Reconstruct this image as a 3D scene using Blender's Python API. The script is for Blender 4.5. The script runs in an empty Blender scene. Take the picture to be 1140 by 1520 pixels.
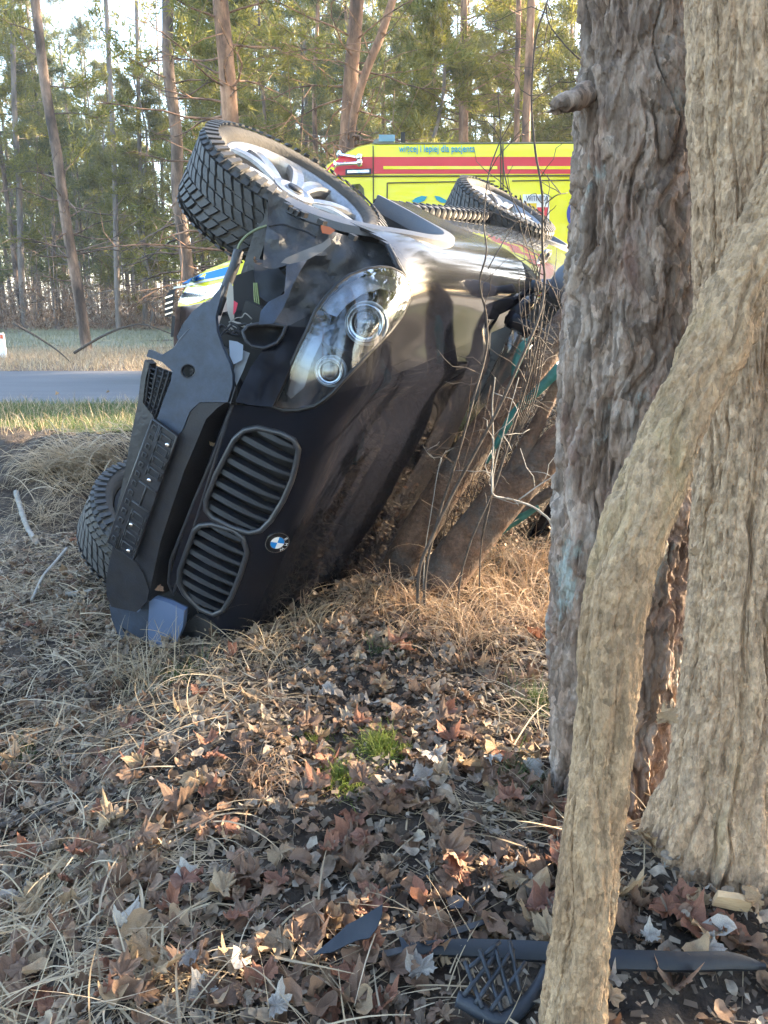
import bpy, math, random
import numpy as np
from mathutils import Vector, Matrix
from mathutils.bvhtree import BVHTree
from mathutils.geometry import delaunay_2d_cdt

random.seed(7)
RNG = np.random.default_rng(7)
SC = bpy.context.scene
COL = SC.collection
R = math.radians

# ------------------------------------------------------------------ camera
FPX, PCX, PCY = 1150.0, 570.0, 760.0
TH = math.atan(305 / FPX)                       # downward pitch
CAM = np.array([0.0, 0.0, 1.3])
FW = np.array([0, math.cos(TH), -math.sin(TH)])
UP = np.array([0, math.sin(TH), math.cos(TH)])
cam = bpy.data.cameras.new('camera')
cam.sensor_fit = 'HORIZONTAL'
cam.sensor_width = 36
cam.lens = 36 * FPX / 1140
cam.clip_start = 0.05
cam.clip_end = 2000
co = bpy.data.objects.new('camera', cam)
co.location = CAM
co.rotation_euler = (math.pi / 2 - TH, 0, 0)
COL.objects.link(co)
SC.camera = co

# ------------------------------------------------------------------ sky, sun, exposure
SUN_EL, SUN_AZ = R(17), R(24)                   # azimuth counted from +X towards +Y
w = bpy.data.worlds.new('World')
SC.world = w
w.use_nodes = True
nt = w.node_tree
sky = nt.nodes.new('ShaderNodeTexSky')
sky.sky_type = 'NISHITA'
sky.sun_disc = False
sky.sun_elevation = SUN_EL
sky.sun_rotation = math.pi / 2 - SUN_AZ
sky.air_density = 1.0
sky.dust_density = 1.4
sky.ozone_density = 1.0
nt.links.new(sky.outputs[0], nt.nodes['Background'].inputs[0])
nt.nodes['Background'].inputs[1].default_value = 0.15
sl = bpy.data.lights.new('sun', 'SUN')
sl.energy = 5.0
sl.angle = R(0.5)
sl.color = (1.0, 0.80, 0.56)
so = bpy.data.objects.new('sun', sl)
sd = Vector((math.cos(SUN_EL) * math.cos(SUN_AZ), math.cos(SUN_EL) * math.sin(SUN_AZ), math.sin(SUN_EL)))
so.rotation_euler = sd.to_track_quat('Z', 'Y').to_euler()
so.location = (20, 10, 20)
COL.objects.link(so)
SC.view_settings.view_transform = 'Standard'
SC.view_settings.look = 'None'
SC.view_settings.exposure = 3.22
SC.view_settings.gamma = 1
SC.view_settings.use_curve_mapping = False
SC.cycles.max_bounces = 8
SC.cycles.transparent_max_bounces = 16
SC.cycles.sample_clamp_indirect = 6

# ------------------------------------------------------------------ helpers: pixels to places
def ray(px, py):
    return np.array([(px - PCX) / FPX, 0, 0]) + UP * ((PCY - py) / FPX) + FW
def WD(px, py, d):
    return CAM + ray(px, py) * d
def WY(px, py, y):
    r = ray(px, py)
    return CAM + r * (y / r[1])
def depth_of(p):
    return float((np.asarray(p) - CAM) @ FW)
def to_px(P):
    v = np.atleast_2d(P) - CAM
    d = v @ FW
    return np.c_[PCX + FPX * v[:, 0] / d, PCY - FPX * (v @ UP) / d]

# ------------------------------------------------------------------ helpers: noise
def _h(i, j, k, s=0):
    n = (i.astype(np.int64) * 374761393 + j.astype(np.int64) * 668265263 + k.astype(np.int64) * 2147483647 + s * 974711) & 0xffffffff
    n = ((n ^ (n >> 13)) * 1274126177) & 0xffffffff
    n = ((n ^ (n >> 16)) * 2246822519) & 0xffffffff
    return ((n ^ (n >> 15)) & 0xffffff) / float(0xffffff)
def vnoise(P, s=0):
    P = np.asarray(P, float)
    I = np.floor(P)
    Fr = P - I
    I = I.astype(np.int64)
    u = Fr * Fr * (3 - 2 * Fr)
    out = 0
    for a in (0, 1):
        for b in (0, 1):
            for c in (0, 1):
                wgt = (u[:, 0] if a else 1 - u[:, 0]) * (u[:, 1] if b else 1 - u[:, 1]) * (u[:, 2] if c else 1 - u[:, 2])
                out = out + wgt * _h(I[:, 0] + a, I[:, 1] + b, I[:, 2] + c, s)
    return out * 2 - 1
def fbm(P, o=4, s=0):
    P = np.asarray(P, float)
    a, t = 1.0, 0
    for i in range(o):
        t = t + a * vnoise(P * 2 ** i, s + i)
        a *= .5
    return t
def worley(P, s=0):
    P = np.asarray(P, float)
    I = np.floor(P).astype(np.int64)
    f1 = np.full(len(P), 9.0)
    f2 = np.full(len(P), 9.0)
    cid = np.zeros(len(P))
    for a in (-1, 0, 1):
        for b in (-1, 0, 1):
            for c in (-1, 0, 1):
                J = I + (a, b, c)
                q = np.c_[_h(J[:, 0], J[:, 1], J[:, 2], s), _h(J[:, 0], J[:, 1], J[:, 2], s + 1), _h(J[:, 0], J[:, 1], J[:, 2], s + 2)]
                d = np.linalg.norm(J + q - P, axis=1)
                m = d < f1
                f2 = np.where(m, f1, np.minimum(f2, d))
                cid = np.where(m, _h(J[:, 0], J[:, 1], J[:, 2], s + 3), cid)
                f1 = np.where(m, d, f1)
    return f1, f2, cid
def ss(a, b, x):
    t = np.clip((x - a) / (b - a), 0, 1)
    return t * t * (3 - 2 * t)

# ------------------------------------------------------------------ helpers: meshes
def mesh_np(name, V, faces, smooth=True):
    me = bpy.data.meshes.new(name)
    V = np.asarray(V, np.float32).reshape(-1, 3)
    if isinstance(faces, np.ndarray):
        n, k = faces.shape
        me.vertices.add(len(V))
        me.vertices.foreach_set('co', V.ravel())
        me.loops.add(n * k)
        me.polygons.add(n)
        me.loops.foreach_set('vertex_index', faces.astype(np.int32).ravel())
        me.polygons.foreach_set('loop_start', np.arange(0, n * k, k, dtype=np.int32))
        me.polygons.foreach_set('loop_total', np.full(n, k, np.int32))
        me.update(calc_edges=True)
    else:
        me.from_pydata([tuple(map(float, v)) for v in V], [], [tuple(map(int, f)) for f in faces])
        me.update()
    if smooth:
        me.polygons.foreach_set('use_smooth', np.ones(len(me.polygons), bool))
    return me
def add(name, me, mat=None, parent=None, kind=None):
    if mat is not None and not me.materials:
        me.materials.append(mat)
    o = bpy.data.objects.new(name, me)
    COL.objects.link(o)
    if parent:
        o.parent = parent
    if kind:
        o['kind'] = kind
    return o
def tag(o, label, cat, group=None):
    o['label'] = label
    o['category'] = cat
    if group:
        o['group'] = group
    return o
def empty(name, M, label, cat, group=None):
    o = bpy.data.objects.new(name, None)
    o.empty_display_size = .2
    COL.objects.link(o)
    o.matrix_world = M if isinstance(M, Matrix) else Matrix.Translation(Vector(M))
    return tag(o, label, cat, group)

class MB:
    """collects pieces, then links them as ONE mesh object"""
    def __init__(s):
        s.v, s.f, s.n = [], [], 0
    def add(s, V, Fc):
        V = np.asarray(V, float).reshape(-1, 3)
        s.v.append(V)
        s.f += [tuple(i + s.n for i in f) for f in Fc]
        s.n += len(V)
        return s
    def box(s, c, size, rot=None):
        h = np.array(size) / 2
        V = np.array([[x, y, z] for x in (-1, 1) for y in (-1, 1) for z in (-1, 1)]) * h
        if rot is not None:
            V = V @ np.array(rot).T
        return s.add(V + np.array(c), [(0, 1, 3, 2), (4, 6, 7, 5), (0, 4, 5, 1), (2, 3, 7, 6), (0, 2, 6, 4), (1, 5, 7, 3)])
    def tube(s, pts, rad, n=8, cap=True):
        V, Fc = tube(pts, rad, n, cap)
        return s.add(V, Fc)
    def build(s, name, mat, parent=None, smooth=True, M=None):
        V = np.concatenate(s.v)
        if M is not None:
            V = V @ np.array(M)[:3, :3].T + np.array(M)[:3, 3]
        me = mesh_np(name, V, s.f, smooth)
        return add(name, me, mat, parent)
def tube(pts, rad, n=8, cap=True):
    P = np.asarray(pts, float)
    k = len(P)
    rad = np.broadcast_to(np.asarray(rad, float), (k,))
    T = np.gradient(P, axis=0)
    T /= np.linalg.norm(T, axis=1)[:, None] + 1e-9
    a = np.array([0, 0, 1.]) if abs(T[0][2]) < .9 else np.array([1., 0, 0])
    V = []
    N = np.cross(T[0], a)
    N /= np.linalg.norm(N)
    ang = np.arange(n) * 2 * math.pi / n
    for i in range(k):
        N = N - T[i] * (N @ T[i])
        N /= np.linalg.norm(N) + 1e-9
        B = np.cross(T[i], N)
        V.append(P[i] + rad[i] * (np.cos(ang)[:, None] * N + np.sin(ang)[:, None] * B))
    V = np.concatenate(V)
    Fc = [(i * n + j, i * n + (j + 1) % n, (i + 1) * n + (j + 1) % n, (i + 1) * n + j) for i in range(k - 1) for j in range(n)]
    if cap:
        Fc += [tuple(range(n))[::-1], tuple((k - 1) * n + j for j in range(n))]
    return V, Fc
def smooth_path(pts, m=6):
    """Catmull-Rom through the points"""
    P = np.asarray(pts, float)
    P = np.vstack([2 * P[0] - P[1], P, 2 * P[-1] - P[-2]])
    out = []
    for i in range(1, len(P) - 2):
        for t in np.linspace(0, 1, m, endpoint=False):
            a, b, c, d = P[i - 1:i + 3]
            out.append(.5 * (2 * b + (c - a) * t + (2 * a - 5 * b + 4 * c - d) * t * t + (3 * b - a - 3 * c + d) * t ** 3))
    out.append(P[-2])
    return np.array(out)
def grid_faces(nu, nv, closed=False):
    """faces of a grid of nv rows by nu columns, index r*nu+c"""
    r, c = np.meshgrid(np.arange(nv - 1), np.arange(nu if closed else nu - 1), indexing='ij')
    c2 = (c + 1) % nu
    return np.stack([r * nu + c, r * nu + c2, (r + 1) * nu + c2, (r + 1) * nu + c], -1).reshape(-1, 4)
def lathe(prof, n=48):
    """profile of (x along axis, radius) turned round the local X axis"""
    prof = np.asarray(prof, float)
    a = np.arange(n) * 2 * math.pi / n
    V = np.stack([np.repeat(prof[:, :1], n, 1), prof[:, 1:] * np.cos(a), prof[:, 1:] * np.sin(a)], -1).reshape(-1, 3)
    return V, [tuple(f) for f in grid_faces(n, len(prof), True)]
def in_poly(P, poly):
    P = np.asarray(P, float)
    x, y = P[:, 0], P[:, 1]
    c = np.zeros(len(P), bool)
    n = len(poly)
    for i in range(n):
        x1, y1 = poly[i]
        x2, y2 = poly[(i + 1) % n]
        c ^= ((y1 > y) != (y2 > y)) & (x < (x2 - x1) * (y - y1) / (y2 - y1 + 1e-12) + x1)
    return c
def dense(poly, step):
    out = []
    for i in range(len(poly)):
        a, b = np.array(poly[i], float), np.array(poly[(i + 1) % len(poly)], float)
        m = max(1, int(np.linalg.norm(b - a) / step))
        out += [a + (b - a) * t / m for t in range(m)]
    return out
def flat_tri(poly, step, holes=()):
    """2-D triangulation of an outline with inner points"""
    B = dense(poly, step)
    edges = [(i, (i + 1) % len(B)) for i in range(len(B))]
    pts = list(B)
    for hpoly in holes:
        h = dense(hpoly, step)
        k = len(pts)
        pts += h
        edges += [(k + i, k + (i + 1) % len(h)) for i in range(len(h))]
    A = np.array(B)
    gx, gy = np.meshgrid(np.arange(A[:, 0].min(), A[:, 0].max(), step), np.arange(A[:, 1].min(), A[:, 1].max(), step))
    g = np.c_[gx.ravel() + step * .37, gy.ravel() + step * .41]
    ok = in_poly(g, poly)
    for hpoly in holes:
        ok &= ~in_poly(g, hpoly)
    bp = np.array(pts)
    g = g[ok]
    if len(g):
        dm = np.min(np.linalg.norm(g[:, None] - bp[None], axis=2), axis=1)
        g = g[dm > step * .45]
    pts += list(g)
    V, _, Fc = delaunay_2d_cdt([Vector(p) for p in pts], edges, [], 1, 1e-5)[:3]
    V = np.array([tuple(v) for v in V])
    Fc = [tuple(f) for f in Fc]
    if holes:
        keep = []
        for f in Fc:
            c = V[list(f)].mean(0)[None]
            if not any(in_poly(c, h)[0] for h in holes):
                keep.append(f)
        Fc = keep
    return V, Fc
def solid(P, N, Fc, th):
    """thickens a sheet: P points, N normals (towards the viewer), Fc faces"""
    n = len(P)
    V = np.vstack([P, P - N * th])
    cnt = {}
    for f in Fc:
        for i in range(len(f)):
            e = (f[i], f[(i + 1) % len(f)])
            cnt[tuple(sorted(e))] = cnt.get(tuple(sorted(e)), []) + [e]
    out = list(Fc) + [tuple(i + n for i in f[::-1]) for f in Fc]
    out += [(e[0][1], e[0][0], e[0][0] + n, e[0][1] + n) for e in cnt.values() if len(e) == 1]
    return V, out
def auto_smooth(o, deg=35):
    me = o.data
    ang = math.cos(R(deg))
    nrm = [p.normal.copy() for p in me.polygons]
    ed = {}
    for p in me.polygons:
        for k in p.edge_keys:
            ed.setdefault(k, []).append(p.index)
    sharp = np.zeros(len(me.edges), bool)
    for e in me.edges:
        q = ed.get(e.key, [])
        if len(q) == 2 and nrm[q[0]].dot(nrm[q[1]]) < ang:
            sharp[e.index] = True
    at = me.attributes.get('sharp_edge') or me.attributes.new('sharp_edge', 'BOOLEAN', 'EDGE')
    at.data.foreach_set('value', sharp)
    return o

# ------------------------------------------------------------------ materials
def M(name, cols, scale=6, rough=.6, bump=0, bscale=60, metal=0, coat=0, spec=.5, stretch=(1, 1, 1), detail=6, var=0, trans=0,
      rand=None, rvar=0, dust=None, contrast=(.3, .7), distort=0, emit=0, mode='Object', fine=None, dustrough=.45, dustz=None, cells=None):
    m = bpy.data.materials.new(name)
    m.use_nodes = True
    t = m.node_tree
    N, L = t.nodes, t.links
    b = N['Principled BSDF']
    tc = N.new('ShaderNodeTexCoord')
    mp = N.new('ShaderNodeMapping')
    mp.inputs['Scale'].default_value = stretch
    L.new(tc.outputs[mode], mp.inputs[0])
    nz = N.new('ShaderNodeTexNoise')
    nz.inputs['Scale'].default_value = scale
    nz.inputs['Detail'].default_value = detail
    nz.inputs['Distortion'].default_value = distort
    L.new(mp.outputs[0], nz.inputs[0])
    rp = N.new('ShaderNodeValToRGB')
    cols = [tuple(c) + (1,) for c in cols]
    e = rp.color_ramp.elements
    n = len(cols)
    if n == 1:
        cols = cols * 2
        n = 2
    while len(e) < n:
        e.new(.5)
    for i, c in enumerate(cols):
        e[i].position = contrast[0] + (contrast[1] - contrast[0]) * i / (n - 1) if not rand else i / (n - 1)
        e[i].color = c
    if rand:
        if rand == 'island':
            g = N.new('ShaderNodeNewGeometry')
            src = g.outputs['Random Per Island']
        else:
            g = N.new('ShaderNodeObjectInfo')
            src = g.outputs['Random']
        L.new(src, rp.inputs[0])
        hs = N.new('ShaderNodeMixRGB')
        hs.blend_type = 'MULTIPLY'
        hs.inputs[0].default_value = 1
        vr = N.new('ShaderNodeMapRange')
        vr.inputs[3].default_value = .62
        vr.inputs[4].default_value = 1.3
        L.new(nz.outputs[0], vr.inputs[0])
        L.new(rp.outputs[0], hs.inputs[1])
        L.new(vr.outputs[0], hs.inputs[2])
        col = hs.outputs[0]
    else:
        L.new(nz.outputs[0], rp.inputs[0])
        col = rp.outputs[0]
    b.inputs['Roughness'].default_value = rough
    if cells:
        vo = N.new('ShaderNodeTexVoronoi')
        vo.inputs['Scale'].default_value = cells[0]
        L.new(mp.outputs[0], vo.inputs[0])
        vs_ = N.new('ShaderNodeSeparateColor')
        L.new(vo.outputs['Color'], vs_.inputs[0])
        vr_ = N.new('ShaderNodeMapRange')
        vr_.inputs[3].default_value = 1 - cells[1]
        vr_.inputs[4].default_value = 1 + cells[1]
        L.new(vs_.outputs[0], vr_.inputs[0])
        vm = N.new('ShaderNodeMixRGB')
        vm.blend_type = 'MULTIPLY'
        vm.inputs[0].default_value = 1
        L.new(col, vm.inputs[1])
        L.new(vr_.outputs[0], vm.inputs[2])
        col = vm.outputs[0]
    if fine:
        fn = N.new('ShaderNodeTexNoise')
        fn.inputs['Scale'].default_value = fine[0]
        fn.inputs['Detail'].default_value = 9
        fn.inputs['Roughness'].default_value = .75
        L.new(mp.outputs[0], fn.inputs[0])
        fr_ = N.new('ShaderNodeMapRange')
        fr_.inputs[1].default_value = .3
        fr_.inputs[2].default_value = .7
        fr_.inputs[3].default_value = 1 - fine[1]
        fr_.inputs[4].default_value = 1 + fine[1]
        L.new(fn.outputs[0], fr_.inputs[0])
        fm = N.new('ShaderNodeMixRGB')
        fm.blend_type = 'MULTIPLY'
        fm.inputs[0].default_value = 1
        L.new(col, fm.inputs[1])
        L.new(fr_.outputs[0], fm.inputs[2])
        col = fm.outputs[0]
    if dust:
        dc, amount, ds = dust
        dn = N.new('ShaderNodeTexNoise')
        dn.inputs['Scale'].default_value = ds
        dn.inputs['Detail'].default_value = 8
        dn.inputs['Roughness'].default_value = .7
        L.new(tc.outputs[mode], dn.inputs[0])
        mr = N.new('ShaderNodeMapRange')
        mr.inputs[1].default_value = .35
        mr.inputs[2].default_value = .75
        mr.inputs[3].default_value = amount * .35
        mr.inputs[4].default_value = min(1, amount * 1.3)
        L.new(dn.outputs[0], mr.inputs[0])
        if dustz:                                  # road dirt thrown up from the sill
            sp_ = N.new('ShaderNodeSeparateXYZ')
            L.new(tc.outputs['Object'], sp_.inputs[0])
            zr = N.new('ShaderNodeMapRange')
            zr.inputs[1].default_value, zr.inputs[2].default_value = dustz
            L.new(sp_.outputs[2], zr.inputs[0])
            zm = N.new('ShaderNodeMath')
            zm.operation = 'MULTIPLY'
            L.new(mr.outputs[0], zm.inputs[0])
            L.new(zr.outputs[0], zm.inputs[1])
            mr = zm
        mx = N.new('ShaderNodeMixRGB')
        L.new(mr.outputs[0], mx.inputs[0])
        L.new(col, mx.inputs[1])
        mx.inputs[2].default_value = tuple(dc) + (1,)
        col = mx.outputs[0]
        rr = N.new('ShaderNodeMapRange')
        rr.inputs[3].default_value = rough
        rr.inputs[4].default_value = min(.85, rough + dustrough)
        L.new(mr.outputs[0], rr.inputs[0])
        L.new(rr.outputs[0], b.inputs['Roughness'])
    L.new(col, b.inputs['Base Color'])
    b.inputs['Metallic'].default_value = metal
    b.inputs['Coat Weight'].default_value = coat
    b.inputs['Coat Roughness'].default_value = .03
    b.inputs['Specular IOR Level'].default_value = spec
    if emit:
        L.new(col, b.inputs['Emission Color'])
        b.inputs['Emission Strength'].default_value = emit
    if bump:
        bn = N.new('ShaderNodeTexNoise')
        bn.inputs['Scale'].default_value = bscale
        bn.inputs['Detail'].default_value = 6
        L.new(mp.outputs[0], bn.inputs[0])
        bp = N.new('ShaderNodeBump')
        bp.inputs['Strength'].default_value = bump
        bp.inputs['Distance'].default_value = .01
        L.new(bn.outputs[0], bp.inputs['Height'])
        L.new(bp.outputs[0], b.inputs['Normal'])
    if trans:
        tr = N.new('ShaderNodeBsdfTranslucent')
        L.new(col, tr.inputs[0])
        ms = N.new('ShaderNodeMixShader')
        ms.inputs[0].default_value = trans
        L.new(b.outputs[0], ms.inputs[1])
        L.new(tr.outputs[0], ms.inputs[2])
        L.new(ms.outputs[0], N['Material Output'].inputs[0])
    return m
def glass(name, tint=(.9, .95, 1), rough=.02, dirt=.0, fres=1.0):
    m = bpy.data.materials.new(name)
    m.use_nodes = True
    t = m.node_tree
    N, L = t.nodes, t.links
    N.remove(N['Principled BSDF'])
    tr = N.new('ShaderNodeBsdfTransparent')
    tr.inputs[0].default_value = tuple(tint) + (1,)
    gl = N.new('ShaderNodeBsdfGlossy')
    gl.inputs['Roughness'].default_value = rough
    fr = N.new('ShaderNodeFresnel')
    fr.inputs[0].default_value = 1.5
    mu = N.new('ShaderNodeMath')
    mu.operation = 'MULTIPLY_ADD'
    mu.use_clamp = True
    mu.inputs[1].default_value = fres
    mu.inputs[2].default_value = .03
    L.new(fr.outputs[0], mu.inputs[0])
    ms = N.new('ShaderNodeMixShader')
    L.new(mu.outputs[0], ms.inputs[0])
    L.new(tr.outputs[0], ms.inputs[1])
    L.new(gl.outputs[0], ms.inputs[2])
    out = ms.outputs[0]
    if dirt:
        df = N.new('ShaderNodeBsdfDiffuse')
        df.inputs[0].default_value = (.35, .33, .3, 1)
        nz = N.new('ShaderNodeTexNoise')
        nz.inputs['Scale'].default_value = 9
        nz.inputs['Detail'].default_value = 10
        mr = N.new('ShaderNodeMapRange')
        mr.inputs[1].default_value = .4
        mr.inputs[2].default_value = .8
        mr.inputs[4].default_value = dirt
        m2 = N.new('ShaderNodeMixShader')
        L.new(nz.outputs[0], mr.inputs[0])
        L.new(mr.outputs[0], m2.inputs[0])
        L.new(out, m2.inputs[1])
        L.new(df.outputs[0], m2.inputs[2])
        out = m2.outputs[0]
    L.new(out, N['Material Output'].inputs[0])
    return m

DUST = (.20, .16, .12)
paint = M('dark_metallic_paint', [(.006, .007, .011), (.008, .009, .014)], rough=.035, coat=0, spec=.17, dust=((.03, .027, .025), .04, 7), dustrough=.03)
paint_dusty = M('dusty_dark_paint', [(.03, .03, .035), (.045, .043, .042)], rough=.14, coat=1, dust=((.11, .105, .10), .7, 3.5), dustrough=.36, fine=(60, .25))
plast = M('black_plastic', [(.005, .0085, .015), (.009, .0135, .023)], spec=.3, fine=(22, .4), scale=14, rough=.42, bump=.15, bscale=160, dust=(DUST, .10, 9))
plast_skylit = M('skylit_plastic', [(.018, .032, .058), (.028, .044, .076)], spec=.35, fine=(22, .4), scale=10, rough=.42, bump=.08, bscale=200, dust=((.11, .11, .115), .16, 12))  # grey-blue reflection of the sky is put into the base colour
plast_dirty = M('muddy_black_plastic', [(.008, .010, .014), (.02, .023, .030)], scale=9, rough=.45, bump=.4, bscale=50, dust=((.16, .15, .14), .2, 11), distort=1, fine=(30, .4))
trim_m = M('wheel_arch_plastic', [(.055, .068, .095), (.075, .088, .11)], rough=.45, bump=.1, bscale=150, dust=(DUST, .2, 14))
rubber = M('tyre_rubber', [(.018, .020, .024), (.032, .034, .038)], scale=12, rough=.62, bump=.2, bscale=120, dust=((.13, .12, .11), .25, 10))
rubber_mud = M('muddy_tyre_wall', [(.022, .023, .025), (.055, .05, .045)], scale=10, rough=.8, bump=.3, bscale=90, dust=((.10, .085, .068), .55, 8))
alloy = M('dusty_alloy', [(.26, .27, .29), (.42, .43, .45)], scale=8, rough=.26, metal=.85, dust=((.16, .145, .13), .38, 6), fine=(50, .3))
chrome = M('chrome', [(.75, .76, .78)], rough=.12, metal=1)
steel = M('dull_steel', [(.25, .26, .28), (.4, .4, .42)], rough=.35, metal=.9)
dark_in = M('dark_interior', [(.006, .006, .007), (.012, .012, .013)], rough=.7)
white_p = M('white_paint', [(.75, .75, .74), (.8, .8, .8)], rough=.4)
lens_gl = glass('headlight_glass', (.9, .95, 1.0), .04, .06, .55)
clear_gl = glass('clear_glass', (.9, .95, .97), .01, 0, 1.0)
dark_gl = glass('tinted_glass', (.25, .3, .3), .02, .15, 1.4)
van_yel = M('fluorescent_yellow_paint', [(.76, .68, .010), (.80, .72, .014)], rough=.25, coat=.6, scale=2)
van_red = M('red_stripe_film', [(.62, .03, .045), (.66, .04, .05)], rough=.4)
van_blue = M('blue_film', [(.0, .19, .55)], rough=.35)
van_cyan = M('turquoise_film', [(.0, .26, .36)], rough=.4)
tan_pl = M('beige_plastic', [(.28, .26, .22), (.36, .33, .29)], rough=.6)
red_pl = M('red_plastic', [(.5, .02, .05)], rough=.4)
green_w = M('green_wire', [(.12, .17, .06), (.2, .22, .09)], rough=.6)
orange_p = M('orange_film', [(.6, .12, .05)], rough=.4)
yellow_p = M('warm_yellow_paint', [(.75, .5, .02)], rough=.4)
navy_p = M('navy_film', [(.03, .05, .30)], rough=.4)

soil_m = M('leaf_mould_soil', [(.018, .013, .010), (.045, .032, .023), (.085, .062, .044)], scale=22, rough=.95, bump=1.0, bscale=90, detail=10, mode='Object')
road_m = M('asphalt', [(.085, .088, .098), (.12, .122, .13)], scale=3, rough=.75, bump=.3, bscale=150, stretch=(.25, 1, 1))
verge_m = M('verge_turf', [(.05, .055, .02), (.075, .10, .035), (.12, .11, .06)], scale=2.5, rough=1, bump=1, bscale=40)
meadow_m = M('mown_meadow', [(.15, .15, .095), (.20, .20, .135), (.24, .22, .15)], scale=.35, rough=1, bump=.8, bscale=12)
floor_m = M('forest_floor_litter', [(.10, .07, .045), (.16, .11, .07), (.22, .16, .10)], scale=.8, rough=1, bump=1, bscale=8)
leaf_i = M('dry_leaves_mixed', [(.06, .042, .03), (.19, .115, .07), (.13, .075, .05), (.32, .215, .13), (.25, .135, .08), (.38, .29, .20), (.20, .145, .105), (.42, .345, .26), (.15, .11, .085)],
           rand='island', fine=(90, .35), scale=60, rough=.75, trans=.22)
frag_i = M('leaf_fragments', [(.05, .038, .03), (.13, .095, .07), (.22, .165, .115), (.33, .27, .20), (.16, .125, .095), (.40, .34, .27)], rand='island', scale=60, rough=.85, trans=.15)
leaf_cols = {'brown': [(.20, .12, .075), (.27, .165, .105), (.18, .11, .075)], 'russet': [(.26, .11, .065), (.30, .135, .08), (.22, .10, .068)],
             'tan': [(.36, .245, .14), (.44, .315, .19), (.33, .225, .135)], 'pale grey': [(.36, .32, .28), (.46, .42, .37), (.30, .27, .245)]}
leaf_mats = {k: M(k.replace(' ', '_') + '_leaf', v, rand='object', fine=(90, .4), scale=40, rough=.7, trans=.22, bump=.4, bscale=150) for k, v in leaf_cols.items()}
straw = M('dry_straw', [(.25, .18, .105), (.44, .335, .205), (.54, .43, .285), (.34, .25, .155), (.60, .50, .36)], rand='island', scale=30, rough=.6, trans=.3)
straw_gold = M('golden_straw', [(.30, .19, .10), (.42, .29, .17), (.36, .22, .13), (.48, .36, .23)], rand='island', scale=30, rough=.6, trans=.3)
green_g = M('green_grass', [(.05, .09, .02), (.08, .14, .03), (.13, .16, .05), (.18, .17, .08)], rand='island', scale=30, rough=.6, trans=.35)
moss_g = M('moss_green', [(.10, .16, .02), (.16, .21, .03), (.24, .24, .05)], rand='island', scale=30, rough=.7, trans=.35)
twig_m = M('twig_bark', [(.035, .027, .021), (.065, .05, .04), (.095, .078, .063)], scale=40, rough=.8, bump=.4, bscale=200)
pale_twig = M('pale_twig', [(.20, .19, .17), (.32, .30, .27)], scale=40, rough=.8, bump=.4, bscale=200)

# ------------------------------------------------------------------ the ground
ROAD0, ROAD1, ROADZ = 7.35, 11.2, 0.40
def ground_z(x, y):
    x = np.asarray(x, float)
    y = np.asarray(y, float)
    P = np.c_[x.ravel(), y.ravel(), np.zeros(x.size)]
    side = .165 * ss(-.98, -.42, x)
    z = side * (1 - ss(2.75, 3.7, y)) + .03 * (1 - ss(0.5, 2.5, y))
    z = z + .10 * ss(-.1, .5, x) * ss(2.9, 3.6, y) * (1 - ss(3.8, 4.6, y))
    bank = ss(4.15, 5.6, y + .12 * vnoise(P * 1.3 + 9, 3).reshape(x.shape))
    z = z * (1 - bank) + (ROADZ - .004) * bank
    rough = (1 - ss(5.5, 6.2, y)) + .45 * ss(12, 14, y)
    n = .045 * fbm(P * (1.7, 1.7, 1), 3, 11).reshape(x.shape) + .022 * fbm(P * (6, 6, 1), 3, 21).reshape(x.shape)
    soil = ss(4.0, 4.5, y) * (1 - ss(5.4, 5.9, y))
    n = n + soil * .05 * fbm(P * (5, 5, 1), 4, 31).reshape(x.shape)
    n = n + .010 * vnoise(P * (24, 24, 1), 41).reshape(x.shape)
    return z + n * rough * np.where(y < 13, 1, 1.2)
def gz(x, y):
    return float(ground_z(np.array([x]), np.array([y]))[0])
xs = np.concatenate([-np.geomspace(420, 3.2, 34), np.arange(-3.15, 3.2, .028), np.geomspace(3.2, 420, 34)])
ys = np.concatenate([-np.geomspace(260, .6, 22), np.arange(-.5, .8, .1), np.arange(.8, 6.3, .028), np.geomspace(6.3, 600, 60)])
GX, GY = np.meshgrid(xs, ys)
GZ = ground_z(GX, GY)
far = np.hypot(GX, GY) > 60
GZ = np.where(far, ROADZ - .01, GZ)
gnd = add('ground', mesh_np('ground', np.stack([GX, GY, GZ], -1).reshape(-1, 3), grid_faces(len(xs), len(ys))), soil_m, kind='structure')
def GP(px, py):
    """the place on the ground seen at a pixel"""
    r = ray(px, py)
    t = np.linspace(.9, 14, 1500)
    Q = CAM + r * t[:, None]
    below = Q[:, 2] < ground_z(Q[:, 0], Q[:, 1])
    i = int(np.argmax(below))
    return Q[i]

def sheet(name, y0, y1, z, mat, x0=-300, x1=300, wob=0, nx=500, ny=3, seed=0):
    X = np.concatenate([-np.geomspace(-x0, 12, 30), np.linspace(-11.9, 11.9, nx), np.geomspace(12, x1, 30)])
    Y = np.linspace(0, 1, ny)
    V = []
    for k, t in enumerate(Y):
        e0 = y0 + wob * vnoise(np.c_[X * 1.7, X * 0 + seed, X * 0], 5)
        e1 = y1 + wob * vnoise(np.c_[X * 1.3, X * 0 + seed + 7, X * 0], 6)
        V.append(np.c_[X, e0 * (1 - t) + e1 * t, X * 0 + z])
    return add(name, mesh_np(name, np.concatenate(V), grid_faces(len(X), ny)), mat, kind='structure')
sheet('verge', 5.75, ROAD0 + .1, ROADZ + .004, verge_m, wob=.22, seed=1)
sheet('road', ROAD0, ROAD1, ROADZ + .012, road_m, wob=.05, seed=2)
sheet('far_verge', ROAD1 - .06, 16.4, ROADZ + .006, floor_m, wob=.25, seed=4)
sheet('meadow', 16.2, 31, ROADZ + .010, meadow_m, wob=.6, seed=5)
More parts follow.
